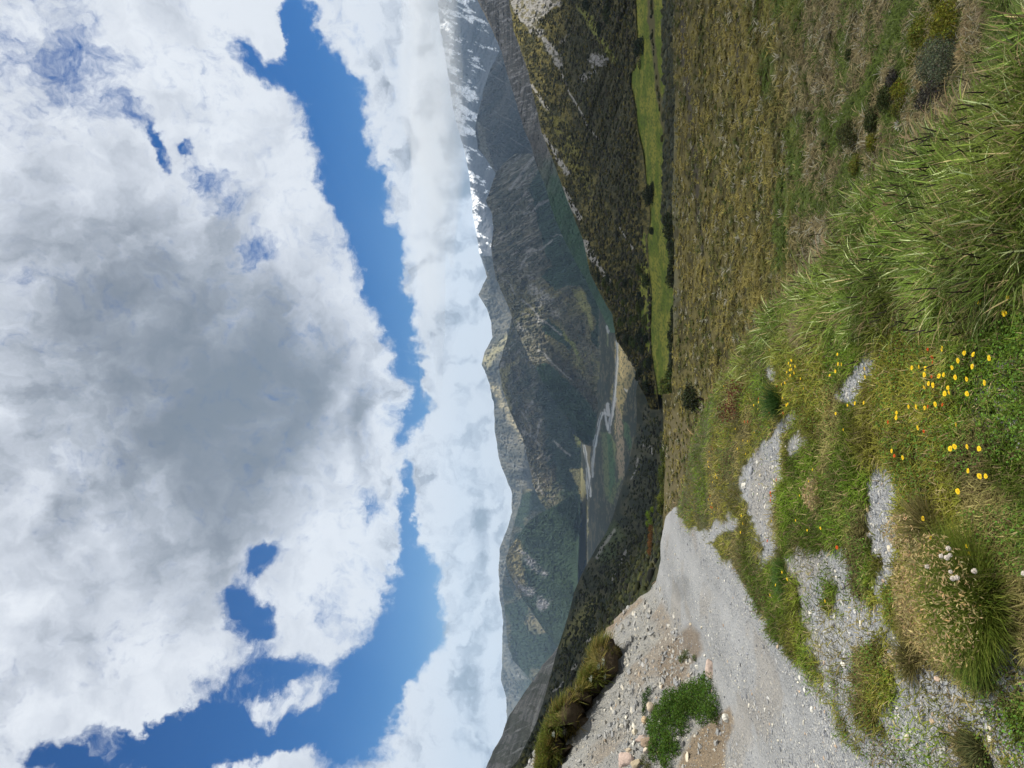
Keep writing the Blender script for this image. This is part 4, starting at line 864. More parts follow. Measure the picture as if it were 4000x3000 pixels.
STONES = [
    (2782, 2614, 22, PINK, 'lumpy pinkish boulder standing at the left edge of the gravel track', .9, 1.7), (2756, 2562, 8, WHITE, 'small white stone at the foot of the bank near the pinkish boulder', .8, 1), (2725, 2605, 9, WHITE, 'small white stone lying in the leaves above the pinkish boulder', .8, 1),
    (2844, 2806, 18, WHITE, 'round cream boulder at the track edge below the green shrub', .9, 1), (2648, 2673, 10, GREY, 'rounded grey stone on bare earth beside the green shrub', .9, 1), (2689, 2957, 17, CREAM, 'flat cream slab lying on the brown earth of the bank', .5, 1.2),
    (2552, 2762, 22, TAN, 'tall tan boulder with a white top half hidden by the shrub', 1.1, .8), (2522, 2812, 13, ORNG, 'orange tinted block on the bank above the tan boulder', .9, 1), (2547, 2899, 27, (.25, .19, .14), 'big brown boulder with a shaded face beside the green shrub', 1.1, 1),
    (2511, 2886, 20, PINK, 'pinkish block wedged against the big brown boulder', .9, 1), (2486, 2861, 14, CREAM, 'cream block at the top of the heap of boulders', .9, 1), (2461, 2975, 34, (.42, .33, .29), 'largest pale pink boulder of the heap on the bank', 1.0, 1), (2496, 2985, 24, (.33, .28, .2), 'khaki boulder leaning on the largest pink one', .9, 1),
    (2441, 2952, 12, CREAM, 'cream stone above the largest pink boulder', .7, 1.3), (2463, 2935, 14, TAN, 'tan stone between the cream stones of the heap', .9, 1), (2478, 2905, 10, WHITE, 'pale stone in the middle of the boulder heap', .7, 1), (2530, 2935, 16, (.46, .4, .33), 'cream block under the big brown boulder', .7, 1.2),
    (2636, 2922, 12, WHITE, 'upright white stone at the left end of the green shrub', 1.2, .7), (2653, 2888, 11, WHITE, 'thin white stone tucked under the green shrub', 1.3, .6), (2575, 2940, 11, ORNG, 'small orange stone under the boulders', .7, 1),
    (2910, 1898, 13, WHITE, 'white stone perched on the edge of the pebble patch', .9, 1), (2937, 1836, 13, GREY, 'grey slab with a dark face in the pebble patch', .6, 1.6), (2960, 1805, 8, WHITE, 'white wedge of stone at the top of the pebble patch', .7, 1), (2972, 1855, 7, CREAM, 'cream stone in the middle of the pebble patch', .8, 1),
    (3476, 2142, 13, CREAM, 'square cream stone beside a dark red leaf on the gravel', .6, 1.1), (3534, 2062, 12, WHITE, 'pale stone lying where the gravel meets the grass', .6, 1), (3669, 2652, 14, (.5, .38, .3), 'pinkish stone with a dark red stain below the tussock', .8, 1), (3724, 2639, 12, CREAM, 'cream stone next to the pinkish one below the tussock', .8, 1),
    (3762, 2708, 13, GREY, 'blue grey stone in the gravel below the cream stones', .6, 1.1), (3727, 2697, 15, GREY, 'flat grey stone in the gravel beside the blue grey one', .5, 1.2), (3296, 2598, 10, WHITE, 'white chip of stone left of the clover patch', .6, 1.5), (3173, 2772, 12, WHITE, 'bright white stone on the open gravel of the track', .5, 1.4),
    (3363, 2731, 10, WHITE, 'long white stone touching the clover patch', .5, 1.7), (3125, 2646, 8, WHITE, 'upper of two white chips at the grass edge', .5, 1.5), (3144, 2697, 8, WHITE, 'lower of two white chips at the grass edge', .5, 1.6), (3040, 2525, 9, (.5, .4, .3), 'cream and tan stone where the grass strip ends', .7, 1.2),
    (3546, 2883, 11, CREAM, 'rounded cream stone on the stony ground at the near left', .7, 1.2), (3644, 2817, 12, ORNG, 'orange brown stone on the stony ground', .6, 1.2), (3872, 2893, 15, WHITE, 'triangular white stone close to the camera', .5, 1.2), (3868, 2848, 12, CREAM, 'cream stone beside the triangular white one', .6, 1), (3560, 2310, 8, CREAM, 'small cream stone under the leafy clump', .7, 1),
    (2700, 2440, 7, TAN, 'small tan stone at the foot of the bank by the track', .8, 1), (2742, 2452, 6, CREAM, 'small cream stone on the track margin', .8, 1)]
for i, (x, y, r, c, lb, fl, elg) in enumerate(STONES): stone(x, y, r, c, lb, 300 + i, fl, elg)

w_ = stone(3972, 2335, 20, (.42, .36, .29), 'pale splintered piece of wood lying in the near grass', 399, .4, 1.9); w_.name = 'driftwood'; w_['category'] = 'wood'
# ---- flowers: one of each kind, then copies
def flower_proto(name, petal, centre, r, n, stemc, stem_h):
    root = bpy.data.objects.new(name, None); COL.objects.link(root)
    g = np.random.default_rng(5); V = []; q = []; C = []
    for ring, (rr, lift, cnt) in enumerate(((1.0, .06, n), (.72, .13, n - 3), (.46, .17, n - 6))):
        for k in range(cnt):
            a = 2 * math.pi * k / cnt + ring * .2; da = math.pi / cnt * 1.0; b = len(V)
            r1 = r * rr * g.uniform(.9, 1.08)
            for (ra, aa, zz) in ((.12, a, .02), (.75 * r1 / r, a - da, lift * .6), (1.0 * r1 / r, a, lift), (.75 * r1 / r, a + da, lift * .6)):
                V.append((math.cos(aa) * r * ra, math.sin(aa) * r * ra, stem_h + r * zz)); C.append(np.array(petal) * (1 - .12 * ring))
            q.append((b, b + 1, b + 2, b + 3))
    mk('petals', V, q, None, M_PETAL, np.array(C), parent=root)
    cv, ct = blob((0, 0, stem_h + r * .10), r * .24, 3, 1, .2); mk('flower_centre', cv, None, ct, M_PETAL, np.broadcast_to(centre, cv.shape), parent=root)
    sV, sq, st, sC = blades(np.zeros((3, 3)), np.tile((0.02, 0, 1.0), (3, 1)), np.full(3, stem_h), np.full(3, .0028), np.zeros(3), np.tile(stemc, (3, 1)), g)
    mk('stem', sV, sq, st, M_BLADE, sC, parent=root)
    return root
M_PETAL = pmat('petal', .6, .2, .2)
def copy_tree(o):
    c = o.copy(); COL.objects.link(c)
    for ch in o.children:
        d = ch.copy(); COL.objects.link(d); d.parent = c
    return c
def seed_proto():
    root = bpy.data.objects.new('dandelion_clock', None); COL.objects.link(root); g = np.random.default_rng(8); h = .10; r = .017
    d = unit(g.normal(size=(170, 3))); d[:, 2] = np.where(d[:, 2] < -.75, -d[:, 2], d[:, 2])
    P = d * r * g.uniform(.8, 1, (170, 1)) + np.array([0, 0, h])
    V, q, C = leaves(P, unit(d + .5 * g.normal(size=d.shape)), np.full(170, .009), np.tile((.62, .57, .52), (170, 1)), g, .8)
    mk('seed_head', V, q, None, M_PETAL, C, parent=root)
    cv, ct = blob((0, 0, h), .006, 4, 1, .2); mk('seed_core', cv, None, ct, M_PETAL, np.broadcast_to((.25, .13, .10), cv.shape), parent=root)
    sV, sq, st, sC = blades(np.zeros((3, 3)), np.tile((0.02, 0, 1.0), (3, 1)), np.full(3, h), np.full(3, .003), np.zeros(3), np.tile((.2, .17, .08), (3, 1)), g)
    mk('stem', sV, sq, st, M_BLADE, sC, parent=root); return root
YEL = (.86, .60, .02); ORA = (.55, .085, .012)
Z7 = lambda l: [(2600 + .633 * a, 1000 + .633 * b) for a, b in l]
Z8 = lambda l: [(2600 + .633 * a, 2000 + .633 * b) for a, b in l]
Z2 = lambda l: [(2500 + .2713 * a, 1650 + .2713 * b) for a, b in l]
yel_near = Z7([(2113, 252), (1928, 305), (2065, 340), (1709, 574), (1828, 603), (1802, 634), (1897, 635), (1995, 622), (1760, 664), (1567, 679), (1598, 703), (1712, 738), (1780, 738), (1667, 760), (1591, 733), (1592, 777), (1618, 796), (1648, 795), (1732, 808), (1751, 818), (1841, 830), (1973, 775), (1709, 855), (1659, 899), (1498, 923), (1549, 921), (1595, 923), (1419, 970), (1417, 1003), (1556, 1042), (1806, 1042), (1762, 1158), (1862, 1163), (1912, 1193), (1742, 1198), (1393, 1207), (1458, 1232), (1852, 740), (1892, 692), (1867, 1337), (1917, 1337), (1963, 1360), (1786, 1445)])
yel_tuss = Z8([(1630, 178), (1837, 211), (1852, 233), (1565, 254), (1580, 35)])
yel_mid = Z7([(1229, 680), (1228, 737), (1054, 615), (1087, 661), (1062, 672), (1043, 709), (1004, 748), (1222, 912), (1166, 917), (1115, 915), (1039, 974), (1097, 1070), (907, 1329), (825, 1475), (880, 1392), (1514, 695), (768, 638), (755, 661), (766, 680), (743, 720), (760, 700), (775, 690), (797, 678), (733, 775), (750, 750), (765, 745), (790, 712), (716, 793), (830, 752), (852, 808), (750, 915), (739, 917), (720, 875), (625, 855), (571, 905), (541, 922), (568, 943), (638, 580), (1082, 415), (492, 1225), (476, 1137), (503, 1138), (517, 1140), (440, 1185), (428, 1070), (545, 1085)]) \
    + Z8([(746, 408), (676, 464), (983, 544), (948, 90), (867, 110), (800, 52), (655, 62), (476, 72), (459, 127), (643, 515), (715, 370)])
yel_far = Z7([(340, 680), (300, 738), (305, 760), (355, 800), (270, 1243), (258, 1275), (263, 1298), (308, 1350), (299, 1372), (214, 1373)]) + Z2([(1023, 1315), (1070, 1275), (1112, 1232), (982, 1110), (1028, 1148), (1085, 743), (1004, 763), (1098, 787), (870, 804), (1040, 862), (970, 588), (990, 432), (1450, 1360), (1480, 1460), (1443, 1583)])
ora_near = Z7([(1605, 578), (1628, 600), (1652, 663), (1636, 735), (1622, 940), (1703, 940), (1583, 1076), (1397, 1244)])
ora_mid = Z7([(768, 890), (570, 876), (683, 795), (656, 832), (632, 958), (721, 958), (645, 1475), (645, 1512), (680, 1385), (505, 1020), (485, 1020), (290, 1195), (282, 1180), (275, 1545), (1370, 1027)]) + Z2([(1030, 1215), (1005, 1070), (1865, 1028), (1870, 1133)])
ora_left = Z8([(624, 187), (1043, 218)])
seeds = Z8([(1662, 250), (1702, 278), (1692, 318), (1885, 315), (1760, 358), (1708, 377), (1802, 382), (1593, 378), (1752, 452), (2195, 458)])
def scatter(proto, pts, lab, cat, group, h, smin, smax, first=False, up=1.0):
    for i, (x, y) in enumerate(pts):
        P, ok = near_at(x, y); p = P[0]
        a, e = ray(x, y); dd = p[1] - up * h / (.045 + abs(float(e))) * .8       # the head, not the foot, lies on that spot
        q = np.array((float(a) * dd, dd)); zg = float(NEARZ(q[0], q[1])); s = G_.uniform(smin, smax)
        hz = float(e) * dd - zg; hz = min(max(hz, .03), .5)
        c = proto if (first and i == 0) else copy_tree(proto)
        c.location = (q[0], q[1], zg - .003); c.scale = (s, s, s); fl = [ch for ch in c.children if not ch.name.startswith('stem')]
        for ch in c.children:
            if ch in fl: ch.location.z = hz / s - h
            else: ch.scale.z = hz / s / h
        c.rotation_euler = (G_.normal() * .10 + .06, G_.normal() * .12, G_.uniform(0, 6.28))
        tag(c, lab if isinstance(lab, str) else lab[i], cat, group)
fy = flower_proto('yellow_flower', YEL, (.82, .55, .015), .0125, 13, (.10, .10, .05), .12)
scatter(fy, yel_near[:3], ['yellow flower at the near edge of the long grass nearest the camera', 'yellow flower standing alone among green blades left of two others', 'open yellow flower between two others in the grass'], 'flower', 'yellow flowers', .12, 1.0, 1.15, first=True)
scatter(fy, yel_near[3:], 'yellow flower in the loose cluster over the stony near grass', 'flower', 'yellow flowers in the near cluster', .12, .85, 1.2)
scatter(fy, yel_tuss, 'yellow flower beside the big straw topped tussock', 'flower', 'yellow flowers by the tussock', .12, .85, 1.1)
scatter(fy, yel_mid, 'small yellow flower dotted along the middle of the verge', 'flower', 'yellow flowers in the middle verge', .12, .75, 1.1)
scatter(fy, yel_far, 'tiny yellow flower on the far end of the grassy verge', 'flower', 'yellow flowers on the far verge', .12, .8, 1.15)
fo = flower_proto('orange_flower', ORA, (.35, .04, .01), .0095, 11, (.07, .06, .03), .11)
scatter(fo, ora_near, 'orange flower head in the near cluster of yellow flowers', 'flower', 'orange flowers in the near cluster', .11, .9, 1.15, first=True)
scatter(fo, ora_mid, 'orange flower on a dark stem in the middle of the verge', 'flower', 'orange flowers in the middle verge', .11, 1.0, 1.6)
scatter(fo, ora_left, 'orange flower on the stony strip beside the track', 'flower', 'orange flowers by the track', .11, 1.2, 1.6)
sp_ = seed_proto()
scatter(sp_, seeds, 'pale round seed head with a brown core above the tussock', 'seed head', 'pale seed heads around the tussock', .10, .42, .62, first=True, up=3.4)

# ---- tussocks and grass clumps that stand out
def clump(name, X, Y, w_px, h, nb, colr, tipc, label, cat, seeds_n=0, seedc=(.42, .33, .17), spread=1.0, base_r=.35, bw=.004, lean=(0, 0), surf=None, group=None):
    P, ok = (surf or near_at)(X, Y); p = P[0]; R0 = w_px * p[1] / F * .5; g = np.random.default_rng(int(X + Y))
    root = bpy.data.objects.new(name, None); COL.objects.link(root); root.location = p
    a = g.uniform(0, 2 * np.pi, nb); rr = np.sqrt(g.random(nb)) * R0 * base_r
    B = np.stack([np.cos(a) * rr, np.sin(a) * rr, 0 * a - .01], -1)
    out = rr / (R0 * base_r)
    D = unit(np.stack([np.cos(a) * out * .75 * spread + .22 * g.normal(size=nb) + lean[0], np.sin(a) * out * .75 * spread + .22 * g.normal(size=nb) + lean[1], .8 + .3 * g.random(nb)], -1))
    L = h * g.uniform(.6, 1.15, nb)
    mixf = g.random(nb)[:, None] ** 2
    C = (np.asarray(colr) * (1 - mixf) + np.asarray(tipc) * mixf) * (1 + .2 * g.normal(size=(nb, 1)))
    V, q, tr, C = blades(B, D, L, np.full(nb, max(bw, p[1] * .0005)), g.uniform(.25, .8, nb) * spread, np.clip(C, .01, 1), g)
    mk('leaves', V, q, tr, M_BLADE, C, parent=root)
    if seeds_n:
        a = g.uniform(0, 2 * np.pi, seeds_n); o = np.sqrt(g.random(seeds_n)); hh = h * g.uniform(.85, 1.3, seeds_n)
        Pp = np.stack([np.cos(a) * o * R0 * .95 + lean[0] * hh, np.sin(a) * o * R0 * .95 + lean[1] * hh, hh * (1.0 - .35 * o ** 2)], -1)
        V, q, C = leaves(Pp, unit(g.normal(size=(seeds_n, 3))), g.uniform(.010, .026, seeds_n) * max(1, p[1] / 4), jit(seedc, seeds_n, .25), g, .3)
        mk('seed_heads', V, q, None, M_BLADE, C, parent=root)
    return tag(root, label, cat, group)
clump('tussock', 3830, 2340, 520, .26, 3600, (.090, .140, .016), (.20, .22, .045), 'big green tussock topped with straw coloured seed heads near the track', 'tussock', 2600, (.40, .31, .15), 1.0, .5, .003)
clump('grass_clump', 3840, 2560, 200, .15, 700, (.075, .13, .02), (.14, .17, .04), 'bright green grass clump on the left side of the big tussock', 'grass clump', 0, base_r=.5, bw=.0035)
clump('tussock', 3150, 1275, 150, .16, 900, (.20, .16, .09), (.28, .23, .14), 'dry tan tussock in the middle of the long green grass', 'tussock', 0, base_r=.5)
clump('tussock', 3060, 1568, 90, .22, 700, (.03, .07, .015), (.06, .11, .03), 'small dark green tussock between the pebbles and orange flowers', 'tussock', 0, spread=.6, base_r=.4)
clump('grass_clump', 3570, 2580, 90, .14, 420, (.10, .10, .03), (.20, .16, .07), 'olive grass clump with dry tips in the gravel below the tussock', 'grass clump', 120, base_r=.5)
clump('grass_clump', 3830, 2950, 200, .10, 700, (.05, .065, .02), (.11, .10, .04), 'dark flattened grass clump in the near left gravel', 'grass clump', 0, base_r=.6, lean=(-.5, .2))
clump('grass_clump', 3215, 1930, 130, .11, 900, (.24, .19, .09), (.34, .27, .14), 'strip of dry straw coloured grass in the green verge', 'grass clump', 300, base_r=.9)
clump('grass_clump', 3060, 2260, 130, .12, 800, (.05, .11, .02), (.09, .15, .03), 'fresh green grass clump on the strip beside the track', 'grass clump', 0, base_r=.7)
clump('grass_clump', 3650, 2080, 150, .20, 800, (.12, .12, .04), (.24, .19, .08), 'olive stalks with dry seed heads above the tussock', 'grass clump', 500, base_r=.7)
# red sorrel
def sorrel():
    pts = G_.uniform(0, 1, (2600, 2)); X = 2840 + 100 * pts[:, 0]; Y = 1460 + 190 * pts[:, 1]
    k = polysd([(2855, 1600), (2880, 1560), (2895, 1500), (2910, 1480), (2925, 1520), (2910, 1570), (2890, 1640), (2865, 1650)], X + 8 * G_.normal(size=2600), Y + 10 * G_.normal(size=2600)) > 0
    P, ok = near_at(X[k], Y[k]); m = len(P); c = P.mean(0); P = P - c; P[:, 2] += G_.uniform(.02, .16, m)
    V, q, C = leaves(P, unit(np.stack([G_.normal(size=m), G_.normal(size=m), .6 + 0 * P[:, 0]], -1)), G_.uniform(.012, .03, m), jit((.105, .026, .022), m, .3), G_, .5)
    o = mk('sorrel', V, q, None, M_LEAF, C); o.location = c; tag(o, 'deep red sorrel patch in the green grass above the pebbles', kind='stuff')
sorrel()

# ---- shrubs
def shrub(name, parts, n, size, base, var, label, cat='shrub', surf=None, tip=None, flat=.8, lift=.55, group=None, stems=True, seed=1, grow=1.0):
    """parts: (X, Y, radius in photo pixels) lobes standing on the ground"""
    L = []; surf = surf or near_at
    for (x, y, r) in parts:
        P, ok = surf(x, y); p = P[0]; rr = r * grow * p[1] / F; L.append((p[0], p[1], p[2] + rr * lift, rr))
    L = np.array(L); c = np.array((L[:, 0].mean(), L[:, 1].mean(), (L[:, 2] - L[:, 3] * lift).min())); L[:, :3] -= c
    root = bpy.data.objects.new(name, None); COL.objects.link(root); root.location = c
    V, q, C = lobes_leaves(L, n, size * L[:, 3].mean(), base, var, seed, flat, tip)
    mk('foliage', V, q, None, M_LEAF, C, parent=root)
    if stems and n > 10 ** 6:
        g = np.random.default_rng(seed); k = 26; Ls = L[g.choice(len(L), k)]; R0 = L[:, 3].mean()
        B = Ls[:, :3] - np.array([0, 0, 1]) * (Ls[:, 3] * .6)[:, None] + g.normal(size=(k, 3)) * .15 * R0
        sV, sq, st, sC = blades(B, unit(np.stack([g.normal(size=k) * .6, g.normal(size=k) * .6, 1 + 0 * B[:, 0]], -1)), Ls[:, 3] * .9, np.full(k, .06 * R0), np.full(k, .1), jit((.06, .045, .03), k), g)
        mk('stems', sV, sq, st, M_WOOD, parent=root)
    return tag(root, label, cat, group)
GRN = (.045, .092, .012)
shrub('shrub', [(2778, 2665, 26), (2745, 2690, 26), (2712, 2705, 30), (2795, 2725, 36), (2755, 2740, 40), (2810, 2760, 30), (2680, 2745, 36), (2640, 2740, 30), (2650, 2790, 40), (2610, 2830, 40), (2640, 2860, 34), (2605, 2890, 34), (2645, 2900, 28), (2620, 2950, 26), (2770, 2800, 26), (2740, 2780, 24), (2590, 2780, 22), (2625, 2985, 22), (2700, 2775, 36), (2712, 2735, 34), (2682, 2805, 32), (2692, 2842, 24), (2585, 2930, 28), (2572, 2850, 24), (2660, 2935, 22), (2800, 2790, 20)], 30000, .13, GRN, .28, 'dense bright green shrub sprawling down the bank to the track', tip=(.075, .135, .02), flat=.85, lift=.35, seed=11, grow=1.65)
shrub('shrub', [(2540, 2720, 16), (2550, 2700, 13), (2535, 2750, 14), (2528, 2780, 12)], 1500, .2, (.03, .065, .012), .28, 'small green shrub behind the tall tan boulder', seed=12, lift=.6, grow=1.4)
shrub('shrub', [(2530, 2975, 26), (2545, 3005, 26)], 1200, .16, (.07, .075, .02), .28, 'olive scrubby bush among the boulders of the heap', seed=13, lift=.3)
shrub('shrub', [(2690, 2560, 22), (2670, 2575, 18), (2720, 2570, 14)], 1300, .2, (.06, .085, .02), .28, 'low yellowish green plant on the bank above the pinkish boulder', seed=14, lift=.3)
# turf overhanging the top of the cut bank
def turf(pts, label, seed, hh=.27):
    P = np.concatenate([near_at(x, y)[0] for x, y in pts]); P[:, 0] += .10; P[:, 2] += .05
    m = 46; tt = np.linspace(0, len(P) - 1, m); Q = np.stack([np.interp(tt, range(len(P)), P[:, k]) for k in range(3)], -1)
    c = Q.mean(0); Q = Q - c; tn = np.gradient(Q, axis=0); tn[:, 2] = 0; tn = unit(tn); nn = np.stack([tn[:, 1], -tn[:, 0], 0 * tn[:, 0]], -1)
    nn = np.where((nn[:, :1] < 0), -nn, nn)
    na = 14; V = []
    env = np.sin(np.pi * np.clip(np.linspace(0, 1, m), .02, .98)) ** .5
    for j in range(na):
        an = 2 * np.pi * j / na
        r = (1 + .5 * (fbm(tt * .9 + j * .5, tt * 0 + np.cos(an) * 2, 3, seed) - .5) * 2) * env
        V.append(Q + nn * (np.cos(an) * .40 * r)[:, None] + np.array([0, 0, 1.]) * (np.sin(an) * hh * r + .05)[:, None])
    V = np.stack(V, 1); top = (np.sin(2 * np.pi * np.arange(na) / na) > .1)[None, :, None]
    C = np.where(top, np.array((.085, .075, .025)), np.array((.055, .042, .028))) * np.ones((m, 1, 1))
    i = np.arange(m * na).reshape(m, na); f = np.stack([i[:-1], np.roll(i, -1, 1)[:-1], np.roll(i, -1, 1)[1:], i[1:]], -1).reshape(-1, 4)
    root = bpy.data.objects.new('turf_bank', None); COL.objects.link(root); root.location = c
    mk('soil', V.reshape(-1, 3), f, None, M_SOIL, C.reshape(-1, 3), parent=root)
    n = 5200; g = np.random.default_rng(seed); k = g.uniform(0, m - 1, n); B = np.stack([np.interp(k, range(m), Q[:, z]) for z in range(3)], -1)
    N2 = np.stack([np.interp(k, range(m), nn[:, z]) for z in range(3)], -1); an = g.uniform(-.25, np.pi, n); ev = np.interp(k, range(m), env)
    dirn = N2 * np.cos(an)[:, None] + np.array([0, 0, 1.]) * np.sin(an)[:, None]
    B = B + N2 * (np.cos(an) * .38 * ev)[:, None] + np.array([0, 0, 1.]) * (np.sin(an) * hh * .95 * ev + .05)[:, None]
    D = unit(dirn * .8 + g.normal(size=(n, 3)) * .45 + np.array([0, 0, .45]))
    cc = np.where((g.random(n) < .45)[:, None], np.array((.22, .17, .05)), np.array((.12, .12, .03)))
    cc = np.where((fbm(k * .3, k * 0, 3, seed + 1) > .55)[:, None], np.array((.11, .14, .025)), cc) * (1 + .25 * g.normal(size=(n, 1)))
    bV, bq, bt, bC = blades(B, D, g.uniform(.10, .24, n), np.full(n, .010), g.uniform(.4, 1.0, n), np.clip(cc, .01, 1), g)
    mk('grass_cover', bV, bq, bt, M_BLADE, bC, parent=root)
    tag(root, label, 'turf')
M_SOIL = pmat('soil', .95, .05, var=((6, .3), (30, .25)), bump=(((5, .7), (25, .3)), .8, .08))
turf([(2425, 2545), (2400, 2590), (2375, 2640), (2350, 2690), (2320, 2740)], 'right hand clump of turf overhanging the top of the cut bank', 41)
turf([(2320, 2740), (2290, 2790), (2255, 2840), (2225, 2890), (2190, 2950), (2150, 3030)], 'left hand length of tussocky turf along the top of the cut bank', 42)
def depth_surf(d):
    def f(X, Y):
        a, e = ray(X, Y); return np.array([[float(a) * d, d, float(e) * d]]), np.array([True])
    return f
def turf_surf(X, Y):
    d = float(np.interp(Y, [2500, 2600, 2700, 2800, 2900, 3000], [12.7, 12.2, 11.8, 11.4, 11.1, 10.7])); return depth_surf(d)(X, Y)
def rosette(X, Y, rp, label, surf=None, seed=1, lift=.0, group=None):
    P, ok = (surf or near_at)(X, Y); p = P[0]; r = rp * p[1] / F; g = np.random.default_rng(seed); n = 34
    a = np.arange(n) * 2.4; el = np.linspace(.15, 1.25, n)
    D = np.stack([np.cos(a) * np.cos(el), np.sin(a) * np.cos(el), np.sin(el)], -1)
    V, q, t_, C = blades(np.zeros((n, 3)), D, np.full(n, r) * g.uniform(.8, 1.1, n), np.full(n, r * .17), np.full(n, .15), jit((.42, .46, .40), n, .15), g, curl=1)
    o = mk('mountain_daisy', V, q, t_, M_LEAF, C); o.location = (p[0], p[1], p[2] + lift); tag(o, label, 'plant', group); return o
shrub('shrub', [(2545, 2065, 16), (2545, 2095, 17), (2542, 2125, 17), (2540, 2155, 15)], 2600, .2, (.11, .055, .022), .25, 'reddish brown bush at the far end of the track', seed=15, lift=.0, surf=depth_surf(15.5))
shrub('shrub', [(2545, 2035, 14), (2535, 2010, 16), (2550, 1990, 12), (2530, 2045, 12)], 1600, .22, (.10, .15, .018), .25, 'bright yellow green bush where the track drops out of sight', seed=16, lift=.0, surf=depth_surf(15.5))
shrub('shrub', [(2692, 1640, 15), (2680, 1668, 16), (2668, 1700, 15), (2660, 1730, 12)], 2200, .2, (.12, .14, .015), .25, 'low yellow green bush along the far edge of the verge', seed=17, lift=.5)
shrub('shrub', [(2372, 2520, 19), (2380, 2545, 17), (2395, 2560, 13)], 1900, .16, (.05, .05, .012), .25, 'dark olive cushion shrub at the right end of the overhanging turf', seed=51, lift=0.0, surf=turf_surf, grow=1.15)
shrub('shrub', [(2405, 2535, 10), (2412, 2550, 8)], 600, .22, (.09, .075, .03), .25, 'small brownish bush hanging off the end of the turf', seed=52, lift=0.0, surf=turf_surf, grow=1.15)
shrub('shrub', [(2265, 2672, 16), (2275, 2695, 12)], 1200, .16, (.10, .11, .015), .25, 'yellow green cushion bush on the crest of the turf', seed=53, lift=0.0, surf=turf_surf, grow=1.15)
shrub('shrub', [(2168, 2815, 20), (2180, 2840, 18), (2195, 2860, 15)], 1700, .16, (.075, .09, .015), .25, 'rounded green bush on the skyline of the cut bank', seed=54, lift=0.0, surf=turf_surf, grow=1.15)
shrub('shrub', [(2130, 2900, 26), (2115, 2930, 28), (2130, 2970, 30), (2110, 3000, 28)], 3200, .13, (.085, .10, .015), .25, 'largest yellow green bush on the bank top at the far left', seed=55, lift=0.0, surf=turf_surf, grow=1.15)
shrub('shrub', [(2200, 2835, 15), (2208, 2860, 12)], 800, .18, (.07, .075, .06), .25, 'grey green bush between two greener bushes on the bank top', seed=56, lift=0.0, surf=turf_surf, grow=1.15)
for i, (x, y, r, lb) in enumerate([(2357, 2585, 15, 'largest silvery rosette on the turf of the cut bank'), (2338, 2605, 13, 'silvery rosette touching the largest one on the turf'), (2308, 2652, 12, 'silvery rosette on the crest of the turf by the yellow bush'), (2271, 2690, 14, 'blue green rosette below the yellow green cushion bush'), (2362, 2643, 11, 'silvery rosette hanging low on the turf face'), (2219, 2790, 12, 'silvery rosette on the left hand turf'), (2162, 2868, 11, 'pale rosette between the bushes at the bank top')]):
    rosette(x, y, r * 1.25, lb, turf_surf, 60 + i, -.02)

# ---- slope below the road and the terrace
YG = (.115, .12, .014); DG = (.035, .045, .014); GG = (.075, .088, .055); DK = (.045, .042, .035)
BANK = [
    ([(3752, 40, 40), (3735, 75, 44), (3755, 100, 36), (3715, 110, 36), (3690, 150, 30), (3665, 180, 32), (3680, 185, 26)], YG, 'large yellow green shrub at the right, upper end of the slope', 5200, .10),
    ([(3640, 100, 34), (3625, 130, 36), (3610, 155, 28)], (.09, .10, .016), 'olive green shrub left of the large yellow green one', 2600, .11), ([(3706, 8, 30), (3700, -20, 34)], (.08, .085, .016), 'shrub cut off by the edge of the view on the slope', 1700, .12),
    ([(3745, 175, 34), (3720, 200, 50), (3700, 235, 56), (3735, 240, 50), (3690, 270, 44), (3755, 215, 36), (3720, 275, 40)], GG, 'big grey green rounded shrub next to the long grass', 6500, .085),
    ([(3672, 300, 26), (3668, 320, 22), (3690, 310, 20)], YG, 'small yellow green bush under the big grey green shrub', 1100, .14), ([(3590, 215, 17), (3582, 240, 18)], (.085, .095, .014), 'little olive bush beside an orange tussock', 800, .16),
    ([(3500, 365, 30), (3486, 390, 30), (3470, 405, 22)], DG, 'dark green shrub with a shaded hollow on the slope', 1900, .13), ([(3540, 350, 28), (3555, 345, 22)], YG, 'yellow green shrub right of the dark green one', 1300, .14), ([(3522, 300, 26), (3510, 310, 22)], DK, 'grey black twiggy shrub on the dry slope', 1300, .14),
    ([(3700, 325, 34), (3680, 350, 34), (3660, 370, 30), (3640, 395, 30)], DK, 'dark twiggy shrub along the edge of the long grass', 2600, .12), ([(3545, 400, 22), (3525, 425, 22)], (.08, .09, .016), 'narrow olive shrub above the silvery plant', 1100, .15),
    ([(3345, 505, 26), (3330, 525, 30), (3350, 540, 26)], (.05, .055, .02), 'dark shrub at the foot of the slope by the green strip', 1900, .13), ([(3430, 455, 24), (3425, 480, 24)], DG, 'dark green shrub in the middle of the dry slope', 1500, .14), ([(3430, 550, 22), (3424, 570, 18)], YG, 'yellow green bush low on the dry slope', 1000, .15),
    ([(3372, 630, 22), (3362, 655, 22)], (.095, .10, .016), 'yellow green bush next to the long grass edge', 1000, .15), ([(3235, 570, 14), (3228, 562, 11)], DG, 'isolated dark bush beside the green strip', 700, .18), ([(3178, 450, 14), (3172, 462, 11)], DG, 'lone dark bush on the dry flat', 700, .18), ([(3336, 212, 16)], DG, 'dark bush in the tan grass at the right', 600, .2)]
for i, (pp, c, lb, n, s) in enumerate(BANK): shrub('shrub', pp, n, s * 1.5, c, .26, lb, surf=terr_at, seed=80 + i, lift=.6, grow=1.4, tip=tuple(np.array(c) * 1.35))
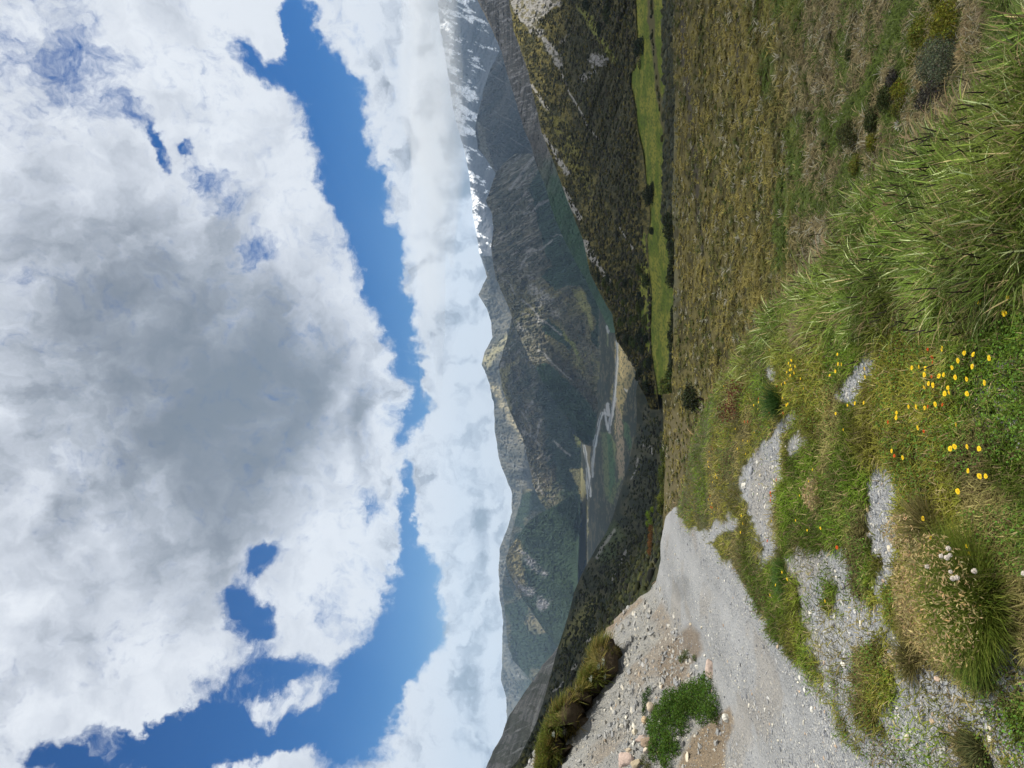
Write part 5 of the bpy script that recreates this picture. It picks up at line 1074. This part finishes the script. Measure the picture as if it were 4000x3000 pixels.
for i, (x, y, r, lb) in enumerate([(3521, 487, 28, 'silvery mountain daisy at the edge of the long grass'), (3581, 348, 20, 'silvery plant between the bushes on the slope'), (3568, 171, 14, 'small silvery plant below the yellow green shrubs'), (3404, 645, 13, 'small silvery plant beside a yellow green bush')]): rosette(x, y, r, lb, terr_at, 110 + i, .02)
for i, (x, y, w, c, lb) in enumerate([(3640, 215, 80, (.19, .13, .05), 'orange brown tussock between the green shrubs'), (3800, 90, 170, (.22, .17, .10), 'pale tan tussock in the top corner of the slope'), (3775, 195, 90, (.25, .19, .10), 'straw tussock wedged behind the grey green shrub'), (3570, 440, 110, (.19, .13, .06), 'rust coloured tussock by the long grass'), (3470, 560, 100, (.17, .12, .055), 'brown tussock below the silvery mountain daisy'), (3600, 310, 80, (.19, .15, .07), 'tan tussock beside the silvery plant'), (3860, 30, 150, (.2, .16, .1), 'tan tussock at the very edge of the long grass'), (3450, 420, 80, (.18, .14, .07), 'small tan tussock by the dark green shrub')]):
    clump('tussock', x, y, w * .75, .20, 500, c, tuple(np.array(c) * 1.35), lb, 'tussock', 0, base_r=.6, bw=.008, surf=terr_at)
# scattered dark bushes of the terrace: a few kinds, then copies
def bush_proto(c, seed, n=420):
    V, q, C = lobes_leaves([(0, 0, .45, .6), (.35, .1, .35, .42), (-.3, .2, .35, .45), (.05, -.35, .3, .4)], n, .24, c, .3, seed, .8, tuple(np.array(c) * 1.4))
    return mk('bush', V, q, None, M_LEAF, C)
BP = [bush_proto(DG, 131), bush_proto((.06, .075, .014), 132), bush_proto((.085, .095, .016), 133)]
TB = [(3163, 107), (3138, 209), (3138, 297), (3195, 215), (3353, 183), (3056, 823), (3037, 880), (3131, 608), (3182, 728), (3120, 240), (3170, 180), (3105, 330), (3190, 130), (3060, 520), (3010, 380), (3090, 700), (3210, 830), (3150, 850), (3020, 700), (2985, 530), (3125, 700), (3165, 760), (3020, 930), (2960, 870), (2895, 180), (2885, 60), (2890, 520), (3075, 430), (3230, 100), (3110, 150), (3280, 60), (2950, 640), (2940, 330), (2780, 720), (2800, 420), (2860, 900), (2900, 1010), (2840, 780)]
for i, (x, y) in enumerate(TB):
    k = i % 3; o = BP[k] if i < 3 else BP[k].copy()
    if i >= 3: COL.objects.link(o)
    P, ok = terr_at(x, y); p = P[0]; s = G_.uniform(9, 17) * p[1] / F; o.location = p - np.array((0, 0, .1)); o.scale = (s, s, s * G_.uniform(.8, 1.1)); o.rotation_euler = (0, 0, G_.uniform(0, 6))
    tag(o, ('dark green bush scattered on the tussock terrace', 'olive bush scattered on the tussock terrace', 'yellowish bush scattered on the tussock terrace')[k], 'bush', ('dark bushes of the terrace', 'olive bushes of the terrace', 'yellowish bushes of the terrace')[k])
# tussock grass that covers the terrace
def terrace_grass():
    n = 24000
    X = G_.uniform(2596, 3950, n); Y = G_.uniform(-250, 2050, n); P, ok = terr_at(X, Y)
    sdn = polysd(EPOLY, P[:, 0], P[:, 1])
    gr = np.zeros(n)
    for poly in ([(3590, -60), (3560, 60), (3470, 230), (3400, 400), (3340, 470), (3290, 560), (3235, 690), (3215, 680), (3260, 540), (3310, 400), (3370, 330), (3430, 200), (3520, -60)], [(3180, 390), (3230, 430), (3280, 560), (3250, 600), (3215, 500)], [(2600, 1640), (2640, 1600), (2680, 1640), (2680, 2100), (2590, 2100)]):
        gr = np.maximum(gr, sstep(-10, 10, polysd(poly, X, Y)))
    k = ok & (sdn < -.5) & (P[:, 1] < 141); P, X, Y, gr = P[k], X[k], Y[k], gr[k]; n = len(P); grn = np.maximum(gr * (Y < 1500), sstep(.53, .62, fbm(X / 60, Y / 130, 4, 172)) * .8 * sstep(2880, 3000, X))
    nb = 9; Pb = np.repeat(P, nb, 0); near = np.repeat(sstep(2990, 3200, X), nb); m = len(Pb)
    sz = np.repeat(.45 + 1.0 * G_.random(n) ** 1.6, nb) * np.clip(np.repeat(P[:, 1], nb) / 42, .34, 1)
    Pb[:, :2] += G_.normal(size=(m, 2)) * .10
    a = G_.uniform(0, 2 * np.pi, m); D = unit(np.stack([np.cos(a) * .7, np.sin(a) * .7, .75 + .4 * G_.random(m)], -1))
    f = np.repeat(fbm(X / 30, Y / 60, 4, 231), nb)
    c = lerpc(np.broadcast_to(np.array((.205, .178, .050)), (m, 3)), (.110, .108, .030), sstep(.42, .6, f))
    c = lerpc(c, (.205, .168, .098), near * .75)
    c = c * (1 + .34 * np.repeat(G_.normal(size=n), nb) + .14 * G_.normal(size=m))[:, None].clip(.35, 1.9)
    u = np.repeat(G_.random(n), nb); c = np.where((u < .10)[:, None], np.array((.30, .29, .22)), c); c = np.where((u > .80)[:, None], np.array((.055, .074, .014)), c); c = np.where((np.repeat(G_.random(n) < grn, nb))[:, None], np.array((.080, .115, .020)) * (1 + .25 * G_.normal(size=(m, 1))), c); gg = np.repeat(sstep(.5, .64, fbm(X / 50 + 3, Y / 160, 4, 232)), nb); c = lerpc(c, (.26, .215, .062), gg * .5 * (1 - near))
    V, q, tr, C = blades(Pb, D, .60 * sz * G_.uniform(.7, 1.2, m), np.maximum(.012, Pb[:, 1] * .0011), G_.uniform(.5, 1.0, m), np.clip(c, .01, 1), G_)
    # the steep bank under the verge carries the same tan grass
    B = np.stack([G_.uniform(-4, 8.8, 26000), G_.uniform(.4, 26, 26000)], -1); sdb = polysd(EPOLY, B[:, 0], B[:, 1]); B = B[(sdb < -.1) & (sdb > -9)]
    B = np.repeat(B, 4, 0) + .06 * G_.normal(size=(len(B) * 4, 2)); mb = len(B); B3 = np.c_[B, NEARZ(B[:, 0], B[:, 1]) - .02]
    a = G_.uniform(0, 2 * np.pi, mb); Db = unit(np.stack([np.cos(a) * .6 + .3, np.sin(a) * .6, .8 + 0 * a], -1))
    V2, q2, t2, C2 = blades(B3, Db, G_.uniform(.12, .26, mb), np.full(mb, .012), G_.uniform(.5, 1, mb), jit((.19, .155, .085), mb, .3), G_)
    k = polysd(EPOLY, B[:, 0], B[:, 1]) < -.1
    q = np.concatenate([q, q2 + len(V)]); tr = np.concatenate([tr, t2 + len(V)]); V = np.concatenate([V, V2]); C = np.concatenate([C, C2])
    tag(mk('tussock_grass', V, q, tr, M_BLADE, C), 'khaki tussock grass covering the terrace below the road', kind='stuff')
terrace_grass()

# ---- scrub of the hill and of the left slope
def scrub(name, at, poly, n, smin, smax, cols, seed, label, excl=()):
    g = np.random.default_rng(seed); P0 = np.array(poly); lo, hi = P0.min(0), P0.max(0)
    X = g.uniform(lo[0], hi[0], n); Y = g.uniform(lo[1], hi[1], n); k = polysd(poly, X, Y) > 0
    for e in excl: k &= polysd(e, X, Y) < 3
    X, Y = X[k], Y[k]; P = at(X, Y); n = len(P)
    f = fbm(X / 22, Y / 22, 4, seed); kk = g.random(n) < sstep(.30, .5, f) * .95 + .05; P, f = P[kk], f[kk]; n = len(P)
    c = np.array(cols)[g.choice(len(cols), n)] * (1 + .3 * g.normal(size=(n, 1))).clip(.4, 1.7)
    S = g.uniform(smin, smax, n) * (.6 + .5 * np.clip(P[:, 1] / 500, .15, 2))
    V, T, C = many_blobs(P + np.array((0, 0, .2)) * S[:, None], S, c, seed, .8, .5)
    tag(mk(name, V, None, T, M_LEAF, C), label, kind='stuff')
SCREES = ([(1992, -40), (2010, 60), (2040, 95), (2075, 130), (2110, 80), (2190, 15), (2190, -40)], [(2115, 120), (2150, 170), (2200, 230), (2192, 280), (2165, 240), (2130, 190), (2090, 110)], [(2290, 230), (2320, 200), (2380, 225), (2370, 260), (2310, 260)])
scrub('hill_scrub', hill_at, [(1995, -60), (2015, 121), (2068, 277), (2092, 386), (2122, 519), (2158, 609), (2218, 772), (2285, 941), (2310, 1060), (2400, 1229), (2412, 1326), (2482, 1434), (2500, 1500), (2540, 1500), (2550, 1200), (2510, 900), (2490, 600), (2480, -60)], 15000, .7, 1.5, [(.032, .036, .013), (.05, .048, .016), (.085, .075, .022), (.028, .030, .018), (.05, .045, .03)], 241, 'low dark scrub dotted over the hill on the right', SCREES)
scrub('slope_scrub', slope_at, [(1995, 3100), (2050, 2940), (2100, 2840), (2135, 2742), (2190, 2543), (2230, 2410), (2255, 2314), (2290, 2229), (2345, 2139), (2400, 2040), (2450, 1880), (2500, 1640), (2540, 1560), (2600, 1700), (2600, 2100), (2520, 2350), (2440, 2550), (2300, 2800), (2200, 3100)], 15000, .7, 1.6, [(.018, .024, .010), (.027, .032, .012), (.042, .045, .014), (.020, .022, .016)], 243, 'dark scrub covering the long slope on the left')

def meadow_at(X, Y):
    a, e = ray(X, Y); d = -44.0 / e; return np.stack([a * d, d, 0 * d - 44.0], -1)
scrub('meadow_scrub', meadow_at, [(2594, -100), (2594, 300), (2600, 560), (2590, 860), (2660, 860), (2660, -100)], 2600, .9, 1.9, [(.050, .056, .036), (.062, .066, .042), (.04, .045, .02), (.075, .07, .03)], 245, 'grey green scrub between the meadow and the tussock terrace')
scrub('meadow_scrub', meadow_at, [(2535, -100), (2545, 120), (2560, 260), (2575, 400), (2592, 560), (2580, 400), (2562, 240), (2550, 100), (2548, -100)], 500, .7, 1.5, [(.04, .045, .02), (.06, .055, .02)], 246, 'line of low scrub running across the bright meadow')
# ---- trees: crown and trunk, a few kinds and their copies
def tree_proto(c, seed, n=1500, flat=.9):
    g = np.random.default_rng(seed); root = bpy.data.objects.new('tree', None); COL.objects.link(root)
    L = [(0, 0, .62, .36)] + [(.42 * math.cos(a) * g.uniform(.6, 1), .42 * math.sin(a) * g.uniform(.6, 1), g.uniform(.26, .74), g.uniform(.20, .32)) for a in np.arange(7) * .9 + g.random()]
    V, q, C = lobes_leaves(L, n, .105, c, .3, seed, flat, tuple(np.array(c) * 1.5)); mk('crown', V, q, None, M_LEAF, C, parent=root)   # crown of leaf clumps
    B = np.zeros((6, 3)); D = unit(np.stack([g.normal(size=6) * .35, g.normal(size=6) * .35, np.ones(6)], -1))
    tv, tq, tt, tc = blades(np.repeat(B, 2, 0), np.repeat(D, 2, 0), np.full(12, .5), np.full(12, .045), np.zeros(12), np.tile((.05, .04, .03), (12, 1)), g); mk('trunk', tv, tq, tt, M_WOOD, parent=root)
    return root
TP = {'dark': [tree_proto((.020, .027, .012), 151), tree_proto((.024, .030, .012), 152)], 'green': [tree_proto((.045, .062, .014), 153), tree_proto((.055, .068, .014), 154)], 'lit': [tree_proto((.085, .10, .016), 155)]}
USED = set()
def tree(kind, p, r, label, group, i):
    k = (kind, i % len(TP[kind])); o = TP[kind][k[1]]
    if k in USED: o = copy_tree(o)
    USED.add(k); s = r * 1.25; o.location = (p[0], p[1], p[2] - .58 * s); o.scale = (s * G_.uniform(.95, 1.2), s * G_.uniform(.95, 1.2), s * G_.uniform(.9, 1.2)); o.rotation_euler = (0, 0, G_.uniform(0, 6.28))
    tag(o, label, 'tree', group)
def at_depth(x, y, d):
    a, e = ray(x, y); return np.array((float(a) * d, d, float(e) * d))
i = 0
for x, y, r in [(2300, 24, 27), (2385, 54, 45), (2345, 120, 25)]:
    tree('dark', hill_at(x, y), r * 620 / F * 1.0, ('round dark tree high on the hill by the edge of the view', 'largest dark tree on the middle of the hill', 'small dark tree beside a pale grassy strip on the hill')[i], None, i); i += 1
for j, (x, y, r, lb) in enumerate([(2505, 185, 44, 'broad dark tree at the right end of the pair by the meadow'), (2520, 250, 44, 'second broad dark tree where the hill meets the meadow'), (2515, 325, 24, 'small tree on the tip of scrub reaching into the meadow'), (2535, 754, 52, 'big dark round tree at the foot of the hill by the meadow'), (2550, 905, 22, 'small round tree standing out on the meadow')]):
    p = hill_at(x, y) * .965; p = np.array(at_depth(x, y, p[1])); tree('dark', p, r * 1.15 * p[1] / F, lb, None, j)
for j, (x, y, r) in enumerate([(2625, 868, 40), (2632, 905, 46), (2632, 950, 44), (2634, 1000, 46), (2632, 1050, 42), (2632, 1095, 40)]):
    p = at_depth(x, y, 150); tree('dark', p, r * 1.3 * 150 / F, 'dark tree of the dense clump on the near edge of the meadow', 'dark trees on the near edge of the meadow', j)
for j, (x, y, r) in enumerate([(2635, 1225, 32), (2634, 1262, 38), (2634, 1305, 40), (2638, 1350, 40), (2640, 1395, 36), (2640, 1432, 34)]):
    p = at_depth(x, y, 150); tree('dark', p, r * 1.3 * 150 / F, 'dark tree of the row between the meadow and the terrace', 'dark trees between the meadow and the terrace', j)
for j, (x, y, r, lb) in enumerate([(2640, 1478, 46, 'green tree on the right of the three large ones past the terrace'), (2610, 1520, 42, 'green tree half hidden behind its neighbours past the terrace'), (2625, 1575, 54, 'tall rounded green tree past the end of the terrace'), (2700, 1560, 50, 'dense olive tree rising from the end of the tussock terrace'), (2650, 1640, 50, 'green tree behind the olive one, left of it')]):
    d = 78 if j == 3 else 150
    r = r * 1.35
    p = at_depth(x, y, d); tree('green' if j != 3 else 'dark', p, r * d / F, lb, None, j)
for j, (x, y, r) in enumerate([(2610, 1690, 36), (2615, 1740, 34), (2606, 1780, 36), (2612, 1825, 40), (2600, 1860, 40), (2606, 1905, 42), (2596, 1945, 40), (2590, 1985, 34)]):
    p = at_depth(x, y, 152); tree('green' if j % 3 else 'lit', p, r * 1.2 * 152 / F, 'sunlit green bushy tree in the belt beyond the far end of the verge', 'sunlit trees beyond the verge', j)
g = np.random.default_rng(77); cnt = 0
NOSE = [(2322, 1060), (2400, 1229), (2412, 1326), (2486, 1434), (2510, 1530), (2545, 1520), (2552, 1420), (2545, 1300), (2530, 1200), (2490, 1110), (2420, 1080)]
while cnt < 62:
    x, y = g.uniform(2322, 2560), g.uniform(1060, 1530)
    if polysd(NOSE, np.array([x]), np.array([y]))[0] < 4: continue
    p = hill_at(x, y); rr = g.uniform(13, 24) * (420 / F)
    tree('dark' if g.random() < .72 else 'green', p, rr, 'dark tree in the wood on the nose of the hill', 'trees of the wood on the hill nose', cnt); cnt += 1
for j, (x, y, r, lb) in enumerate([(2518, 1102, 32, 'round olive tree at the upper end of the meadow'), (2490, 1054, 30, 'olive tree leaning over the upper end of the meadow')]): tree('green', at_depth(x + 10, y, hill_at(x + 10, y)[1] * .97), r * 290 / F, lb, None, j)

# ------------------------------------------------------------------ unseen cloud layer added to shade the mountains, opened to keep the road sunlit
def cloud():
    off = np.array((sun_dir.x, sun_dir.y)) * CLOUD_ALT / sun_dir.z
    gx, gy = np.meshgrid(np.linspace(-5000, 5200, 150), np.linspace(-300, 12500, 190))      # ground that it shades
    n = fbm(gx / 1500, gy / 1500, 5, 251, .55)
    m = sstep(.30, .40, n)
    def lit(cx, cy, rx, ry): return sstep(1.25, .75, np.hypot((gx - cx) / rx, (gy - cy) / ry))
    for c in ((20, 40, 210, 230), (-900, 9000, 700, 900), (300, 8600, 500, 700), (-900, 4300, 420, 320), (-2600, 6300, 900, 700), (120, 2450, 260, 260), (1500, 9500, 500, 400), (2600, 7700, 3200, 800)):
        m = m * (1 - (1.0 if c[1] < 500 or c[1] > 6000 else .75) * lit(*c))
    px_, py_ = gx + off[0], gy + off[1]; seen = (CLOUD_ALT < .95 * py_) & (np.abs(px_) < .75 * py_)
    m = m * sstep(2.6, .6, fbm(gx / 400, gy / 400, 3, 252) + 0 * gx) * np.where(seen, 0, 1)
    m = np.where((gx > 5100) | (gx < -4900) | (gy > 12400) | (gy < -250), 0, m)
    th = 520 * m; q = gridq(*gx.shape); keep = (th.ravel()[q] > 4).any(1)
    x, y = gx + off[0], gy + off[1]
    T = np.stack([x, y, CLOUD_ALT + th * .7], -1).reshape(-1, 3); B = np.stack([x, y, CLOUD_ALT - th * .3 - .5], -1).reshape(-1, 3)
    k = len(T); qt = q[keep]; qb = qt[:, ::-1] + k
    # close the rim
    e = np.concatenate([qt[:, [0, 1]], qt[:, [1, 2]], qt[:, [2, 3]], qt[:, [3, 0]]]); key = np.sort(e, 1); u, inv, cnt = np.unique(key, axis=0, return_inverse=True, return_counts=True)
    r = e[cnt[inv.ravel()] == 1]; side = np.stack([r[:, 1], r[:, 0], r[:, 0] + k, r[:, 1] + k], -1)
    mt = bpy.data.materials.new('cloud'); mt.use_nodes = True; t = NT(mt.node_tree); t.n.clear()
    out = t.new('ShaderNodeOutputMaterial'); v = t.new('ShaderNodeVolumePrincipled'); v.inputs['Color'].default_value = (1, 1, 1, 1); v.inputs['Density'].default_value = .0066; v.inputs['Anisotropy'].default_value = .6
    t.put(out.inputs['Volume'], v.outputs[0])
    tag(mk('cloud', np.concatenate([T, B]), np.concatenate([qt, qb, side]), None, mt), kind='structure')
cloud()
def mist():
    """low cloud lying against the snowy range"""
    V, T = blob((0, 0, 0), 1.0, 77, 4, .0)
    n = unit(V); r = 1 + 1.1 * (fbm(n[:, 0] * 5 + 5, n[:, 2] * 2.4 + n[:, 1], 5, 261, .6) - .5)
    V = n * r[:, None] * np.array((3500, 600, 330)) + np.array((3900, 7900, 1150))
    mt = bpy.data.materials.new('mist'); mt.use_nodes = True; t = NT(mt.node_tree); t.n.clear()
    out = t.new('ShaderNodeOutputMaterial'); v = t.new('ShaderNodeVolumePrincipled'); v.inputs['Color'].default_value = (1, 1, 1, 1); v.inputs['Density'].default_value = .0007
    t.put(out.inputs['Volume'], v.outputs[0])
    tag(mk('cloud', V, None, T, mt), kind='structure')
mist()

# ------------------------------------------------------------------ haze
def haze():
    x0, x1, y0, y1, z0, z1 = -16000, 16000, -300, 20000, ZV - 40, 2100
    V = [(x, y, z) for z in (z0, z1) for x, y in ((x0, y0), (x1, y0), (x1, y1), (x0, y1))]
    f = [(0, 3, 2, 1), (4, 5, 6, 7), (0, 1, 5, 4), (1, 2, 6, 5), (2, 3, 7, 6), (3, 0, 4, 7)]
    m = bpy.data.materials.new('haze'); m.use_nodes = True; t = NT(m.node_tree); t.n.clear()
    out = t.new('ShaderNodeOutputMaterial'); v = t.new('ShaderNodeVolumePrincipled'); v.inputs['Color'].default_value = (.56, .76, 1.0, 1); v.inputs['Density'].default_value = 3.9e-5
    t.put(out.inputs['Volume'], v.outputs[0])
    tag(mk('haze', V, f, None, m, smooth=False), kind='stuff')
haze()
